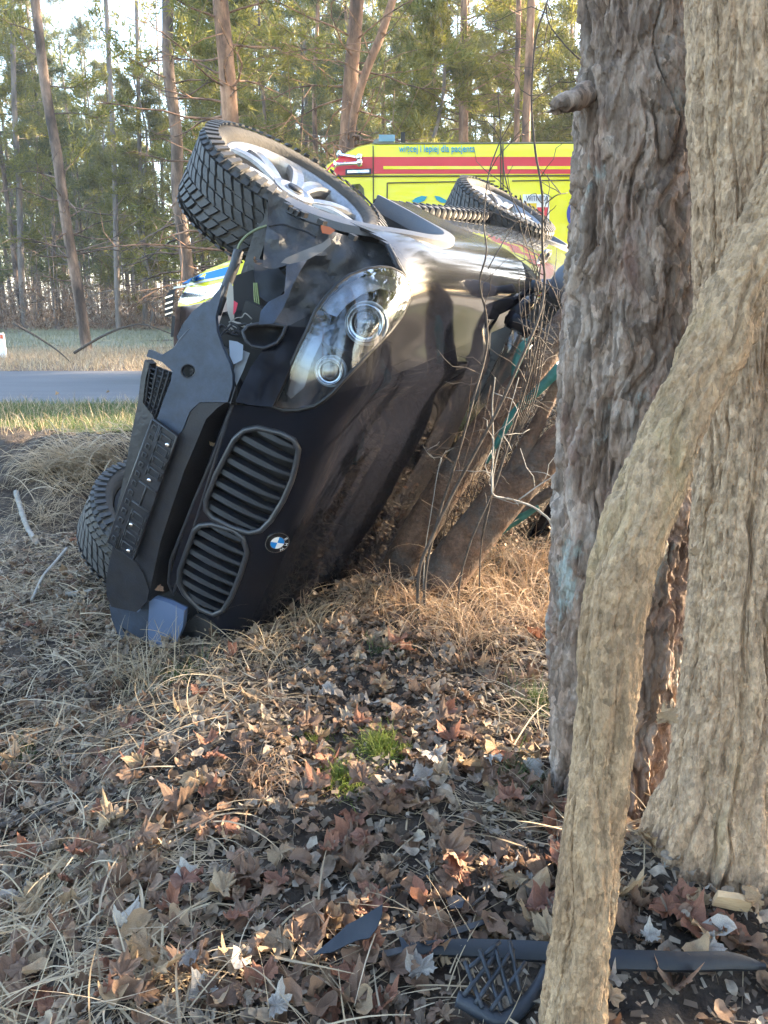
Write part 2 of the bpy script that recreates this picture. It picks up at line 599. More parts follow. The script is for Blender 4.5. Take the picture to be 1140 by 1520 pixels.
sheet('forest_floor', 30.4, 240, ROADZ + .014, floor_m, wob=.8, seed=6)

# ------------------------------------------------------------------ the wood
bark_far = M('pine_bark', [(.045, .033, .028), (.12, .085, .065), (.22, .15, .11)], fine=(12, .6), contrast=(.38, .62), scale=4, rough=.9, bump=.8, bscale=25, stretch=(1, 1, .3))
bark_red = M('orange_pine_bark', [(.08, .05, .038), (.21, .115, .07), (.34, .19, .115)], fine=(12, .6), contrast=(.38, .62), scale=4, rough=.85, bump=.6, bscale=25, stretch=(1, 1, .3))
bark_grey = M('grey_brown_bark', [(.09, .075, .065), (.17, .14, .12), (.22, .18, .15)], scale=6, rough=.9, bump=.6, bscale=25, stretch=(1, 1, .3))
needle_m = M('pine_needles', [(.08, .10, .02), (.18, .18, .03), (.27, .24, .045), (.13, .145, .035), (.33, .28, .06)], rand='island', rough=.55, trans=.55, scale=3)
needle_b = M('bluish_pine_needles', [(.06, .085, .035), (.12, .14, .04), (.20, .195, .045), (.08, .11, .05), (.27, .24, .055)], rand='island', rough=.55, trans=.45, scale=3)

def needles(P, D, n, L, wd, rng):
    """n thin leaves at every tuft: P places, D directions"""
    k = len(P)
    d = D[:, None, :] * rng.uniform(.2, 1.0, (k, n, 1)) + rng.normal(0, .62, (k, n, 3))
    d /= np.linalg.norm(d, axis=2, keepdims=True)
    s = np.cross(d, rng.normal(0, 1, (k, n, 3)))
    s /= np.linalg.norm(s, axis=2, keepdims=True) + 1e-6
    l = L * rng.uniform(.6, 1.2, (k, n, 1))
    b = P[:, None, :] + rng.normal(0, L * .25, (k, n, 3))
    V = np.stack([b - s * wd, b + s * wd, b + d * l], 2).reshape(-1, 3)
    return V
def trunk_path(H, lean, rng, wob=.12):
    z = np.linspace(0, H, 14)
    w1, w2 = rng.normal(0, wob, 2), rng.normal(0, wob, 2)
    k = z / H
    x = lean[0] * z + w1[0] * np.sin(k * 5 + rng.uniform(0, 6)) * k + w2[0] * np.sin(k * 11)
    y = lean[1] * z + w1[1] * np.sin(k * 5 + rng.uniform(0, 6)) * k + w2[1] * np.sin(k * 11)
    x -= x[0]
    y -= y[0]
    return np.c_[x, y, z]
def crown_meshes(path, r0, z0, n_br, br_len, tuft, rng, L=.2, wd=.012, per=9, bare=0, up=.25):
    """limbs and needles along a trunk path"""
    H = path[-1][2]
    limbs = MB()
    P, D = [], []
    for i in range(n_br + bare):
        dead = i >= n_br
        h = rng.uniform(z0, H * .985) if not dead else rng.uniform(max(1.0, z0 * .3), z0 * 1.15)
        k = h / H
        base = np.array([np.interp(h, path[:, 2], path[:, c]) for c in range(3)])
        a = rng.uniform(0, 2 * math.pi)
        ln = br_len * (1.15 - .75 * max(0, (h - z0) / max(.1, H - z0)) ** 1.5) * rng.uniform(.55, 1.15) * (.8 if dead else 1)
        upk = rng.uniform(-.15, up + .35 * k)
        dr = np.array([math.cos(a), math.sin(a), upk])
        m = 6
        pts = [base]
        d = dr.copy()
        for j in range(m):
            d = d + rng.normal(0, .16, 3) + np.array([0, 0, .05 if not dead else -.03])
            d /= np.linalg.norm(d)
            pts.append(pts[-1] + d * ln / m)
        pts = np.array(pts)
        rb = max(.006, r0 * (1 - k * .7) * .21)
        limbs.tube(pts, np.linspace(rb, .004, m + 1), 4, False)
        for q in range(3 if dead else 5):
            j = rng.integers(2, m)
            sdv = (pts[j] - pts[j - 1])
            sdv = sdv / np.linalg.norm(sdv) + rng.normal(0, .6, 3)
            sdv /= np.linalg.norm(sdv)
            e = pts[j] + sdv * ln * rng.uniform(.2, .45)
            mid = (pts[j] + e) / 2 + rng.normal(0, ln * .03, 3)
            limbs.tube([pts[j], mid, e], [rb * .45, rb * .3, .003], 3, False)
            if not dead:
                for t in np.linspace(.35, 1, max(2, tuft // 2)):
                    P.append(pts[j] + (e - pts[j]) * t + rng.normal(0, .05, 3))
                    D.append(sdv)
        if not dead:
            for t in np.linspace(.35, 1, tuft):
                x = t * m
                j = min(m - 1, int(x))
                P.append(pts[j] + (pts[j + 1] - pts[j]) * (x - j))
                D.append(pts[j + 1] - pts[j])
    V = None
    if P:
        P, D = np.array(P), np.array(D)
        D = D / (np.linalg.norm(D, axis=1)[:, None] + 1e-9) + (0, 0, .35)
        V = needles(P, D, per, L, wd, rng)
    return limbs, V
def tri_mesh(name, V):
    return mesh_np(name, V, np.arange(len(V)).reshape(-1, 3), False)
def plant_pine(name, base, path, rad, limbs, V, bark, ndl, label, cat, group=None):
    t = empty(name, base, label, cat, group)
    Vt, Ft = tube(path, rad, 12)
    add('trunk', mesh_np('trunk', Vt, Ft), bark, t)
    if limbs.n:
        limbs.build('limbs', bark, t)['kind'] = 'stuff'
    if V is not None:
        add('crown', tri_mesh('crown', V), ndl, t, 'stuff')
    return t

# prototypes, then copies that share their meshes
protos = []
for k, (H, r0, z0, nb, bl, bare, bk, nd) in enumerate([
        (17, .125, 3.2, 56, 2.0, 14, bark_red, needle_m), (14, .10, 2.2, 60, 1.9, 12, bark_far, needle_m),
        (20, .14, 6.5, 50, 2.3, 20, bark_red, needle_b), (9.5, .07, 1.6, 56, 1.7, 6, bark_grey, needle_m),
        (16, .105, 4.2, 58, 2.1, 16, bark_grey, needle_b), (12.5, .08, 1.8, 64, 1.9, 8, bark_far, needle_b)]):
    rg = np.random.default_rng(100 + k)
    pa = trunk_path(H, rg.normal(0, .012, 2), rg)
    lb, V = crown_meshes(pa, r0, z0, nb, bl, 9, rg, L=.24, wd=.016, per=11, bare=bare)
    protos.append((pa, np.linspace(r0, .03, len(pa)), lb, V, bk, nd))
lab = {0: 'tall orange trunked pine', 1: 'brown pine with low boughs', 2: 'tallest high crowned pine', 3: 'short bushy young pine', 4: 'grey trunked bluish pine', 5: 'slim dark pine'}
def wood_place(x, y):
    c = to_px([(x, y, 3.0)])[0][0]
    cols = ((90, 'at the far left edge'), (190, 'beside the slender leaning pine'), (300, 'near the bent trunk'), (400, 'above the raised front wheel'),
            (500, 'between wheel and ambulance roof'), (600, 'behind the forked pine and beacon'), (700, 'above the ambulance lettering'), (800, 'above the rear of the ambulance'))
    p = next((t for v, t in cols if c < v), 'hidden near the big dark pine')
    return ('in the front row, ' if y < 34 else 'in the second row, ' if y < 48 else 'deep in the wood, ') + p
first = {}
spots = []
rgp = np.random.default_rng(5)
tries = 0
while len(spots) < 118 and tries < 8000:
    tries += 1
    y = 19 + 62 * rgp.uniform(0, 1) ** 1.2
    if y < 30 and rgp.uniform() < .35:
        continue
    x = rgp.uniform(-.56, .40) * (y + 3)
    if y < 31 and x < -y * .2:                   # the mown meadow stays open
        continue
    if all((x - a) ** 2 + (y - b) ** 2 > (1.5 + .02 * y) ** 2 for a, b, _ in spots):
        spots.append((x, y, 0))
for i, (x, y, _) in enumerate(spots):
    k = int(rgp.choice(6, p=[.12, .22, .10, .28, .12, .16])) if y < 48 else int(rgp.choice([0, 1, 2, 4]))
    s = rgp.uniform(.85, 1.2)
    Mt = Matrix.Translation((x, y, ROADZ - .05)) @ Matrix.Rotation(rgp.uniform(0, 6.28), 4, 'Z') @ Matrix.Diagonal((s, s, s * rgp.uniform(.95, 1.1), 1))
    if k not in first:
        first[k] = plant_pine('pine_tree', Mt, *protos[k][:2], *protos[k][2:], lab[k] + ' ' + wood_place(x, y), 'pine', 'pines of the wood across the road')
        first[k].matrix_world = Mt
        continue
    r_ = first[k].copy()
    COL.objects.link(r_)
    r_.matrix_world = Mt
    r_['label'] = lab[k] + ' ' + wood_place(x, y)
    for ch in first[k].children:
        c = ch.copy()
        COL.objects.link(c)
        c.parent = r_

# the trunks one can follow along the edge of the wood
def edge_pine(pxs, wpx, Y, label, bark, seed, nb=10, bare=14, z0=2.6, bl=1.7, ndl=None, name='pine_tree', extra=4.5):
    rg = np.random.default_rng(seed)
    P = np.array([WY(a, b, Y) for a, b in pxs][::-1])
    b0 = P[0].copy()
    g = P[0] + (P[0] - P[1]) / max(.2, np.linalg.norm(P[0] - P[1])) * .1
    P = np.vstack([[g[0], g[1], ROADZ - .08], P])
    top = P[-1] + (P[-1] - P[-2]) / np.linalg.norm(P[-1] - P[-2]) * extra
    P = np.vstack([P, top])
    base = P[0].copy()
    P = smooth_path(P - base, 5)
    P[:, 1] += rg.normal(0, .05) * np.sin(P[:, 2])
    r0 = wpx * .43 * depth_of(b0) / FPX
    rad = np.interp(P[:, 2], [0, P[-1][2]], [r0 * 1.12, r0 * .62])
    lb, V = crown_meshes(P, r0, z0, nb, bl, 7, rg, L=.2, wd=.012, per=9, bare=bare)
    return plant_pine(name, base, P, rad, lb, V, bark, ndl or needle_m, label, 'pine')
edge_pine([(52, 0), (68, 130), (85, 230), (98, 330), (115, 430), (128, 512)], 17, 16.2, 'slender leaning pine at the far left, standing alone on the verge before the meadow', bark_far, 1, nb=14, bare=22, z0=3.0)
edge_pine([(249, 0), (250, 100), (262, 200), (264, 290), (278, 400), (284, 500)], 21, 14.6, 'bent pine trunk rising straight above the ambulance bonnet', bark_far, 2, nb=10, bare=26)
edge_pine([(328, 0), (338, 100), (344, 195), (349, 350), (352, 500)], 29, 13.8, 'thick orange pine trunk rising just behind the raised front wheel', bark_red, 3, nb=12, bare=24, z0=4.2, bl=2.6)
edge_pine([(530, 0), (522, 100), (515, 205), (512, 350), (510, 500)], 26, 14.6, 'forked pine beside the front of the ambulance roof', bark_red, 4, nb=12, bare=28, z0=4.6, bl=2.6)
edge_pine([(583, 0), (565, 55), (546, 100), (530, 150), (519, 215), (512, 330), (509, 490)], 15, 14.45, 'thin orange stem of the fork, leaning right out of the forked pine', bark_red, 14, nb=8, bare=16, z0=4.6, bl=2.2)
edge_pine([(646, 0), (644, 110), (642, 205), (640, 480)], 8, 22, 'very thin straight pine above the lettering on the ambulance', bark_red, 5, nb=12, z0=6)
edge_pine([(690, 0), (691, 110), (690, 205), (689, 490)], 11, 20, 'straight orange pine over the middle of the ambulance roof', bark_red, 6, nb=10, z0=6)
edge_pine([(770, 0), (768, 110), (767, 205), (765, 490)], 10, 21, 'left one of the two close orange pines near the big trunk', bark_red, 7, nb=8, z0=6)
edge_pine([(788, 0), (785, 110), (782, 205), (779, 490)], 15, 18, 'right and thicker one of the two close orange pines near the big trunk', bark_red, 8, nb=8, z0=6)
edge_pine([(160, 60), (168, 200), (172, 350), (176, 478)], 9, 30.5, 'thin grey pine on the edge of the meadow, right of the leaning one', bark_grey, 9, nb=18, z0=4)
edge_pine([(20, 100), (26, 250), (32, 400), (38, 485)], 10, 31, 'grey pine on the meadow edge at the far left of the picture', bark_grey, 10, nb=22, z0=4)
edge_pine([(205, 120), (208, 250), (214, 400), (216, 480)], 8, 31.5, 'thin grey pine on the meadow edge left of the bent trunk', bark_grey, 11, nb=22, z0=4)

# far-off mass of the wood: nobody could count it
rg = np.random.default_rng(77)
mb = MB()
PV = []
for i in range(230):
    y = rg.uniform(46, 112)
    x = rg.uniform(-.62, .46) * (y + 4)
    H = rg.uniform(12, 21)
    l = rg.normal(0, .02, 2)
    mb.tube([(x, y, .3), (x + l[0] * H * .5, y, H * .5), (x + l[0] * H, y + l[1] * H, H)], [rg.uniform(.09, .17), .09, .03], 5, False)
    n = 78
    z = H * rg.uniform(.28, 1.0, n)
    rr = (1.05 - z / H) * 3.2 * rg.uniform(.2, 1, n) + .3
    a = rg.uniform(0, 6.28, n)
    PV.append(needles(np.c_[x + rr * np.cos(a), y + rr * np.sin(a), z], np.c_[np.cos(a), np.sin(a), a * 0 + .3], 5, .65, .055, rg))
for i in range(420):                              # bare thin undergrowth stems
    y = rg.uniform(31, 70)
    x = rg.uniform(-.6, .4) * (y + 4)
    H = rg.uniform(2.5, 7)
    l = rg.normal(0, .05, 2)
    mb.tube([(x, y, .3), (x + l[0] * H, y + l[1] * H, H)], [rg.uniform(.02, .05), .012], 4, False)
    for q in range(4):
        h = H * rg.uniform(.2, .95)
        d = rg.normal(0, .7, 3)
        mb.tube([(x + l[0] * h, y + l[1] * h, .3 + h), (x + l[0] * h + d[0], y + l[1] * h + d[1], .3 + h + abs(d[2]))], [.012, .004], 3, False)
o = mb.build('far_wood_stems', bark_grey)
o['kind'] = 'stuff'
o = add('far_wood_needles', tri_mesh('far_wood_needles', np.concatenate(PV)), needle_b, kind='stuff')
# brown bracken and brush along the foot of the wood
n = 9000
y = 30.5 + 22 * rg.uniform(0, 1, n) ** 1.6
x = rg.uniform(-.6, .4, n) * (y + 3)
V = needles(np.c_[x, y, ROADZ + rg.uniform(0, 1.0, n) ** 1.5 * 1.7], np.tile((0, 0, 1.), (n, 1)), 6, .34, .02, rg)
add('brush', tri_mesh('brush', V), leaf_i, kind='stuff')

RIGHT_WOOD = []
rgr = np.random.default_rng(88)
while len(RIGHT_WOOD) < 46:
    xx, yy = rgr.uniform(12, 62), rgr.uniform(14, 60)
    if yy > .66 * xx + 3 and xx > .44 * (yy + 3) + 1.5:
        RIGHT_WOOD.append((xx, yy, int(rgr.choice([0, 1, 4, 5, 3])), rgr.uniform(.9, 1.2), rgr.uniform(0, 6)))
# the wood the road runs through goes on to the right of and behind the viewer; it shades the ditch
def wood_mass(name, list_):
    bV, bF, nV, kB = [], [], [], 0
    rk = np.random.default_rng(4)
    for (x, y, k, s, a) in list_:
        pa, rad, lb, V, bk, nd = protos[k]
        c, sn = math.cos(a), math.sin(a)
        Rz = np.array([[c, -sn, 0], [sn, c, 0], [0, 0, 1]]) * s
        tV, tF = tube(pa, rad, 8)
        for vv, ff in ((tV, tF), (np.concatenate(lb.v), lb.f)):
            bV.append(vv @ Rz.T + (x, y, gz(x, y) if y < 6 else ROADZ))
            bF += [tuple(q + kB for q in f) for f in ff]
            kB += len(vv)
        Vk = V.reshape(-1, 3, 3)
        if x > 12:                                 # far ones need fewer, broader needles
            Vk = Vk[rk.uniform(0, 1, len(Vk)) < .3]
            Vk = Vk.mean(1, keepdims=True) + (Vk - Vk.mean(1, keepdims=True)) * 1.9
        nV.append(Vk.reshape(-1, 3) @ Rz.T + (x, y, .2))
    add(name + '_stems', mesh_np(name, np.concatenate(bV), bF), bark_far, kind='stuff')
    add(name + '_needles', tri_mesh(name, np.concatenate(nV)), needle_b, kind='stuff')
wood_mass('roadside_wood', [(3.6, 1.9, 3, .55, 0), (5.0, 2.7, 1, .72, 1), (6.4, 2.0, 5, .85, 2), (8.3, 4.6, 4, .8, 3), (9.0, 2.2, 0, .9, 4), (5.4, .6, 1, .9, 5),
                            (12.5, 4.9, 4, 1, .5), (16, 4.0, 2, 1, .7), (11, -2.5, 2, 1, .2), (15, -.5, 5, 1.1, .2), (-4, -5, 0, 1, 1), (1, -7, 1, 1, 2), (5, -6, 2, 1, 3), (-8, -3, 4, 1, 4),
                            (19, .2, 0, 1, 2), (24, 1.5, 2, 1, 3), (26, 14.6, 2, 1, 1), (24, 20, 0, 1, 2), (19, 21, 4, 1, 3), (29, 24, 1, 1.1, 4), (15, 19, 2, 1, 5), (33, 5.5, 0, 1, 0), (30, -2, 4, 1, 1),
                            (22, -5, 1, 1.2, 2), (36, 1, 2, 1, 3), (38, 27, 0, 1.1, 1), (27, -9, 2, 1.1, 4), (17, -7, 0, 1, 5), (8, -10, 4, 1, 2), (-2, -12, 2, 1, 1), (-12, -9, 0, 1, 3)] + RIGHT_WOOD)

# ------------------------------------------------------------------ the ambulance on the road
VY = 9.0
vbase = WY(560, 500, VY)
vbase[2] = ROADZ + .012
van = empty('ambulance', vbase, 'yellow ambulance van with a red stripe parked on the road behind the overturned car', 'ambulance')
def vxz(px, py):
    p = WY(px, py, VY)
    return p[0] - vbase[0], p[2] - vbase[2]
top_px = [(246, 452), (247, 440), (252, 428), (262, 417), (280, 407), (300, 399), (336, 386), (348, 378), (400, 325), (440, 280), (468, 250), (486, 237), (505, 224), (530, 211), (552, 206.5), (580, 205.5), (700, 205), (860, 205.5), (1010, 206), (1075, 206.5), (1088, 212), (1092, 225)]
top = [vxz(*p) for p in top_px]
Vs, W2 = [], 2.0
for (x, zt), (px, _) in zip(top, top_px):
    nose = 1 - ss(246, 340, np.array([px]))[0]
    taper = .50 * nose ** 2.2
    lean = .30 * ss(340, 480, np.array([px]))[0] * 0 + .06
    if px < 350:
        q = [(taper, .28), (taper, min(.75, zt)), (taper + .01, zt - .16 if zt > 1.0 else zt - .06), (taper + .05, zt - .05), (taper + .16, zt), (1.0, zt + .03)]
    else:
        q = [(0, .28), (0, 1.0), (.015, min(1.35, zt - .2)), (lean, zt - .12), (lean + .05, zt - .035), (lean + .17, zt + .002)]
        q[2] = (.02, 1.0 + .6 * (zt - 1.12))
        q.append((1.0, zt + .03))
        q = q[:5] + [q[5], q[6]]
    if len(q) == 6:
        q.insert(2, (taper + .003, (q[1][1] + q[2][1]) / 2))
    full = q + [(W2 - a, b) for a, b in q[-2::-1]]
    Vs.append([(x, a, b) for a, b in full])
ns = len(Vs[0])
Vv = np.array(Vs).reshape(-1, 3)
Fv = [tuple(f) for f in grid_faces(ns, len(Vs))] + [tuple(range(ns)), tuple((len(Vs) - 1) * ns + j for j in range(ns))[::-1]]
vb = add('body', mesh_np('body', Vv, Fv), van_yel, van)
auto_smooth(vb, 40)
vbvh = BVHTree.FromPolygons([Vector(v) for v in Vv], Fv)
vb0 = Vector(vbase)
def van_hit(px, py):
    o = Vector(CAM) - vb0
    d = Vector(ray(px, py)).normalized()
    h = vbvh.ray_cast(o, d)
    if h[0] is None:
        p = WY(px, py, VY) - vbase
        return np.array(p), np.array((0, -1., 0))
    n = h[1]
    if n.dot(d) > 0:
        n = -n
    return np.array(h[0]), np.array(n)
def van_patch(name, poly, mat, step=9, off=.006, th=.01, parent=None, smooth=True):
    V2, Fc = flat_tri(poly, step)
    H = [van_hit(*v) for v in V2]
    P = np.array([h[0] for h in H])
    N = np.array([h[1] for h in H])
    V, Fc = solid(P + N * off, N, Fc, th)
    return add(name, mesh_np(name, V, Fc, False), mat, parent or van)
seam = M('dark_seam', [(.05, .05, .02)], rough=.7)
van_patch('red_stripe', [(478, 262), (492, 244), (508, 233), (852, 233), (1080, 234), (1080, 260), (850, 258), (700, 258), (556, 258)], van_red, 14)
van_patch('yellow_line', [(569, 247), (738, 247), (738, 251.5), (569, 251.5)], van_yel, 12, off=.012)
van_patch('yellow_line', [(753, 247), (900, 247), (900, 251.5), (753, 251.5)], van_yel, 12, off=.012)
for a in (553, 742, 745.5):
    van_patch('door_seam', [(a, 213), (a + 1.6, 213), (a + 2.2, 345), (a + .6, 345)], seam, 6, off=.015)
van_patch('side_moulding', [(480, 261), (860, 260), (1080, 261), (1080, 263), (860, 262), (480, 263)], seam, 14, off=.013)
van_patch('roof_gutter', [(556, 213.5), (860, 212), (1075, 212), (1075, 213.3), (860, 213.3), (556, 214.8)], seam, 14, off=.010)
# pressed window recess outline
for q in ([(575, 271), (735, 268), (735, 269.5), (575, 272.5)], [(574, 272), (575.8, 272), (574.8, 330), (573, 330)], [(760, 268), (900, 266), (900, 267.5), (760, 269.5)]):
    van_patch('panel_pressing', q, seam, 6, off=.010)
van_patch('cab_window', [(522, 274), (534, 273), (540, 280), (542, 300), (560, 345), (470, 345), (490, 300)], dark_gl, 10, off=.01)
van_patch('windscreen', [(352, 381), (405, 327), (445, 282), (470, 256), (480, 262), (470, 300), (430, 372), (390, 384)], dark_gl, 10, off=.012)
# blue bonnet graphics, lamp, grille, bumper of the nose
bl = van_patch('bonnet_graphic', [(270, 421), (285, 412), (300, 407), (340, 396), (352, 396), (352, 405), (330, 411), (300, 415), (280, 420)], van_blue, 5)
van_patch('bonnet_white_line', [(258, 426), (275, 423), (300, 417), (350, 406), (350, 408.5), (300, 420), (275, 426), (258, 428.5)], white_p, 5, off=.010)
lamp_m = M('lamp_reflector', [(.55, .57, .62), (.8, .8, .82)], scale=18, rough=.12, metal=.8, bump=.6, bscale=30)
van_patch('headlight', [(267, 449), (270, 436), (285, 428), (310, 424), (342, 416), (340, 428), (318, 440), (296, 448), (280, 452)], lamp_m, 5, off=.012)
van_patch('grille', [(245.5, 470), (246, 440), (252, 431), (260, 429), (258, 448), (254, 470)], plast, 4, off=.012)
for yy in (441, 450, 458, 466):
    van_patch('grille_bar', [(245.5, yy), (257, yy - 4), (257, yy - 1.5), (245.5, yy + 2.5)], chrome, 4, off=.02)
nose_m = M('nose_plastic', [(.20, .14, .12), (.26, .19, .17)], rough=.35, scale=4)
van_patch('bumper', [(258, 478), (262, 455), (280, 454), (300, 450), (345, 428), (360, 440), (360, 530), (258, 530)], nose_m, 8, off=.01)
van_patch('bumper_vent', [(256, 468), (261, 470), (258, 500), (254, 500)], plast, 5, off=.018)
# roof furniture
def vp(px, py, dy=0.0):
    p, n = van_hit(px, py)
    return p + (0, dy, 0)
x0, z0 = vxz(544, 206)
x1, z1 = vxz(585, 195)
x2, _ = vxz(572, 195)
m = MB()
prof = [(x0, z0 - .05), (x2 - .12, z1 - .015), (x2 - .04, z1 + .01), (x1, z1 + .01), (x1, z0 - .02)]
m.add([(a, .35, b) for a, b in prof] + [(a, 1.65, b) for a, b in prof], [(0, 1, 2, 3, 4), (9, 8, 7, 6, 5)] + [(i, i + 5, (i + 1) % 5 + 5, (i + 1) % 5) for i in range(5)])
lb_ = m.build('light_bar', M('grey_lamp_plastic', [(.13, .15, .17)], rough=.3), van, False)
m = MB()
bx0, bz0 = vxz(551, 203.5)
bx1, bz1 = vxz(584, 193)
m.box(((bx0 + bx1) / 2 + .05, .5, (bz0 + bz1) / 2 + .02), ((bx1 - bx0) * .75, .34, (bz1 - bz0)))
m.build('beacon_lens', M('blue_lens', [(.12, .24, .36)], rough=.1, coat=1), van, False)
m = MB()
ax_, az_ = vxz(600, 206)
m.box((ax_, .6, az_ + .09), (.05, .05, .18))
m.build('aerial', plast, van, False)
def horn(px0, px1):
    m = MB()
    a, b = van_hit(*px0)[0] + (0, -.10, 0), van_hit(*px1)[0] + (0, -.10, 0)
    d = b - a
    t = np.array([0, .03, .06, .12, .3, .8, .86, 1.0])
    rr = np.array([.045, .043, .03, .02, .015, .017, .04, .036])
    m.tube([a + d * k for k in t], rr, 14)
    m.tube([a + d * .9, a + d * .9 + (0, .12, -.0)], .012, 6)
    return m.build('horn', chrome, van)
horn((504, 232), (537, 237))
horn((497, 247), (538, 244))
van_patch('side_marker', [(513, 252), (551, 251), (551, 259), (513, 260)], plast_skylit, 5, off=.03, th=.03)
van_patch('side_marker_lens', [(516, 254), (548, 253), (548, 257), (516, 258)], lamp_m, 5, off=.035)
# lettering
def letters(name, text, px0, px1, pybase, hpx, mat, dy=-.012):
    cu = bpy.data.curves.new(name, 'FONT')
    cu.body = text
    cu.extrude = .002
    cu.offset = .006
    to = bpy.data.objects.new(name, cu)
    COL.objects.link(to)
    dg = bpy.context.evaluated_depsgraph_get()
    me = bpy.data.meshes.new_from_object(to.evaluated_get(dg))
    bpy.data.objects.remove(to)
    me.materials.clear()
    me.materials.append(mat)
    cv = np.array([v.co[:] for v in me.vertices])
    x0_, wd = cv[:, 0].min(), max(1e-6, np.ptp(cv[:, 0]))
    a, na = van_hit(px0, pybase)
    b, _ = van_hit(px1, pybase)
    tl, _ = van_hit(px0, pybase - hpx)
    up = Vector(tl - a).normalized()
    rt = Vector(b - a).normalized()
    nn = rt.cross(up)
    s = np.linalg.norm(b - a) / wd
    sy = np.linalg.norm(tl - a) / (.70 if text[0].isupper() else .52)
    P = (cv[:, :1] - x0_) * s * np.array(rt) + cv[:, 1:2] * sy * np.array(up) + cv[:, 2:3] * np.array(nn) + a + np.array(nn) * (-dy)
    me.vertices.foreach_set('co', P.astype(np.float32).ravel())
    me.update()
    o = add(name, me, None, van)
    o['kind'] = 'stuff'
    return o
letters('lettering', 'więcej i lepiej dla pacjenta', 592, 705, 226.5, 7.6, van_cyan)
sg = van_patch('crest_panel', [(776, 289), (815, 289), (815, 331), (776, 331)], white_p, 10, off=.012)
letters('lettering', 'WITNICA', 780, 813, 299, 8.0, M('black_print', [(.03, .05, .09)]), dy=-.030)
van_patch('crest_field', [(778, 302), (796, 302), (796, 330), (788, 326), (778, 316)], yellow_p, 6, off=.016)
van_patch('crest_field', [(797, 308), (813, 308), (812, 322), (806, 328), (797, 331)], van_red, 6, off=.016)
van_patch('badge', [(852 + 11 * math.cos(a), 318 + 19 * math.sin(a)) for a in np.linspace(0, 6.28, 18)[:-1]], navy_p, 6, off=.012)
for pl in ([(611, 299), (617, 294), (626, 291), (634, 292), (630, 298), (620, 302)], [(645, 291), (652, 292), (662, 297), (666, 302), (655, 301), (648, 297)]):
    van_patch('leaf_emblem', pl, van_cyan, 5, off=.012)
for k, wx in enumerate((330, 800)):
    x, _ = vxz(wx, 500)
    pr = [(-.12, .20), (-.13, .28), (-.10, .335), (.0, .345), (.10, .335), (.13, .28), (.12, .2)]
    Vw, Fw = lathe(pr, 32)
    Rz = np.array([[0, 1, 0], [-1, 0, 0], [0, 0, 1.]])
    m = MB().add(Vw @ Rz.T + (x, .10, .345), Fw)
    wl = m.build('wheel', rubber, van)
    m = MB().add(np.array(lathe([(.09, .0), (.10, .06), (.06, .1), (.10, .19), (.11, .21)], 24)[0]) @ Rz.T + (x, .10, .345), lathe([(.09, .0), (.10, .06), (.06, .1), (.10, .19), (.11, .21)], 24)[1])
    m.build('rim', steel, wl)

# white marker post at the far left
pb = WY(4, 520, 14.2)
post = empty('marker_post', (pb[0], pb[1], ROADZ), 'small white roadside marker post with a red mark at the left edge', 'marker post')
m = MB()
m.box((0, 0, .2), (.11, .05, .45))
m.box((0, 0, .43), (.09, .045, .03))
m.build('body', white_p, post, False)
m = MB()
m.box((.02, -.028, .38), (.05, .008, .07))
m.build('reflector', orange_p, post, False)

# ------------------------------------------------------------------ the overturned car
AXC = np.array([[.3865, -.2084, .8984], [-.3649, -.9292, -.0585], [.8470, -.3052, -.4352]])   # car right, forward, up
OC = np.array([-.8609, 3.45, 1.0087])
Mcar = Matrix((AXC[0], AXC[1], AXC[2])).transposed().to_4x4()
Mcar.translation = Vector(OC)
car = empty('overturned_car', Mcar, 'black off-road car lying on its side in the ditch against small trunks, front bumper torn', 'car')
def to_car(P):
    return (np.atleast_2d(P) - OC) @ AXC.T
def from_car(P):
    return np.atleast_2d(P) @ AXC + OC
def cray(px, py):
    return AXC @ (CAM - OC), AXC @ ray(px, py)
def smax(a, b, k):
    h = np.clip(.5 + .5 * (a - b) / k, 0, 1)
    return b * (1 - h) + a * h + k * h * (1 - h)
def F_car(P):
    """the painted skin of the front half: negative inside"""
    x, y, z = np.abs(P[..., 0]), P[..., 1], P[..., 2]
    h = .985 + .13 * (.65 - y) - .085 * (x / .8) ** 2.6 + .022 * np.exp(-((x - .56) / .10) ** 2)
    top = z - h
    yf = .845 - .19 * x ** 2 - .75 * np.maximum(0, x - .55) ** 2 - .16 * (z - .65)
    front = (y - yf)
    sx = .968 - .50 * np.maximum(0, y - .16) ** 2 - .30 * np.maximum(0, z - .80) ** 2 + .012 * np.exp(-((z - .80) / .12) ** 2)
    side = x - sx
    return smax(smax(top, front, .13), side, .15)
def skin(px, py, off=0.0):
    o, d = cray(px, py)
    t = np.linspace(1.9, 5.5, 2600)
    P = o + d * t[:, None]
    f = F_car(P) - off
    i = int(np.argmax(f < 0))
    if not (f < 0).any():
        i = int(np.argmin(f))
        p = P[i]
    else:
        a, b = t[max(0, i - 1)], t[i]
        for _ in range(18):
            m = (a + b) / 2
            if F_car(o + d * m) - off < 0:
                b = m
            else:
                a = m
        p = o + d * b
    return p
def grad(p):
    e = 1e-3
    g = np.array([F_car(p + np.eye(3)[i] * e) - F_car(p - np.eye(3)[i] * e) for i in range(3)])
    return g / np.linalg.norm(g)
def on_skin(off=0.0):
    def fn(px, py):
        p = skin(px, py, off)
        return p, grad(p)
    return fn
def on_bow(y0, bow=.19, slope=0.0, x0=0.0):
    """a front face y = y0 - bow*(x-x0)^2 - slope*(z-.5)"""
    def fn(px, py):
        o, d = cray(px, py)
        t = (y0 - o[1]) / d[1]
        for _ in range(12):
            p = o + d * t
            t = (y0 - bow * (p[0] - x0) ** 2 - slope * (p[2] - .5) - o[1]) / d[1]
        p = o + d * t
        n = np.array([2 * bow * (p[0] - x0), 1, slope])
        return p, n / np.linalg.norm(n)
    return fn
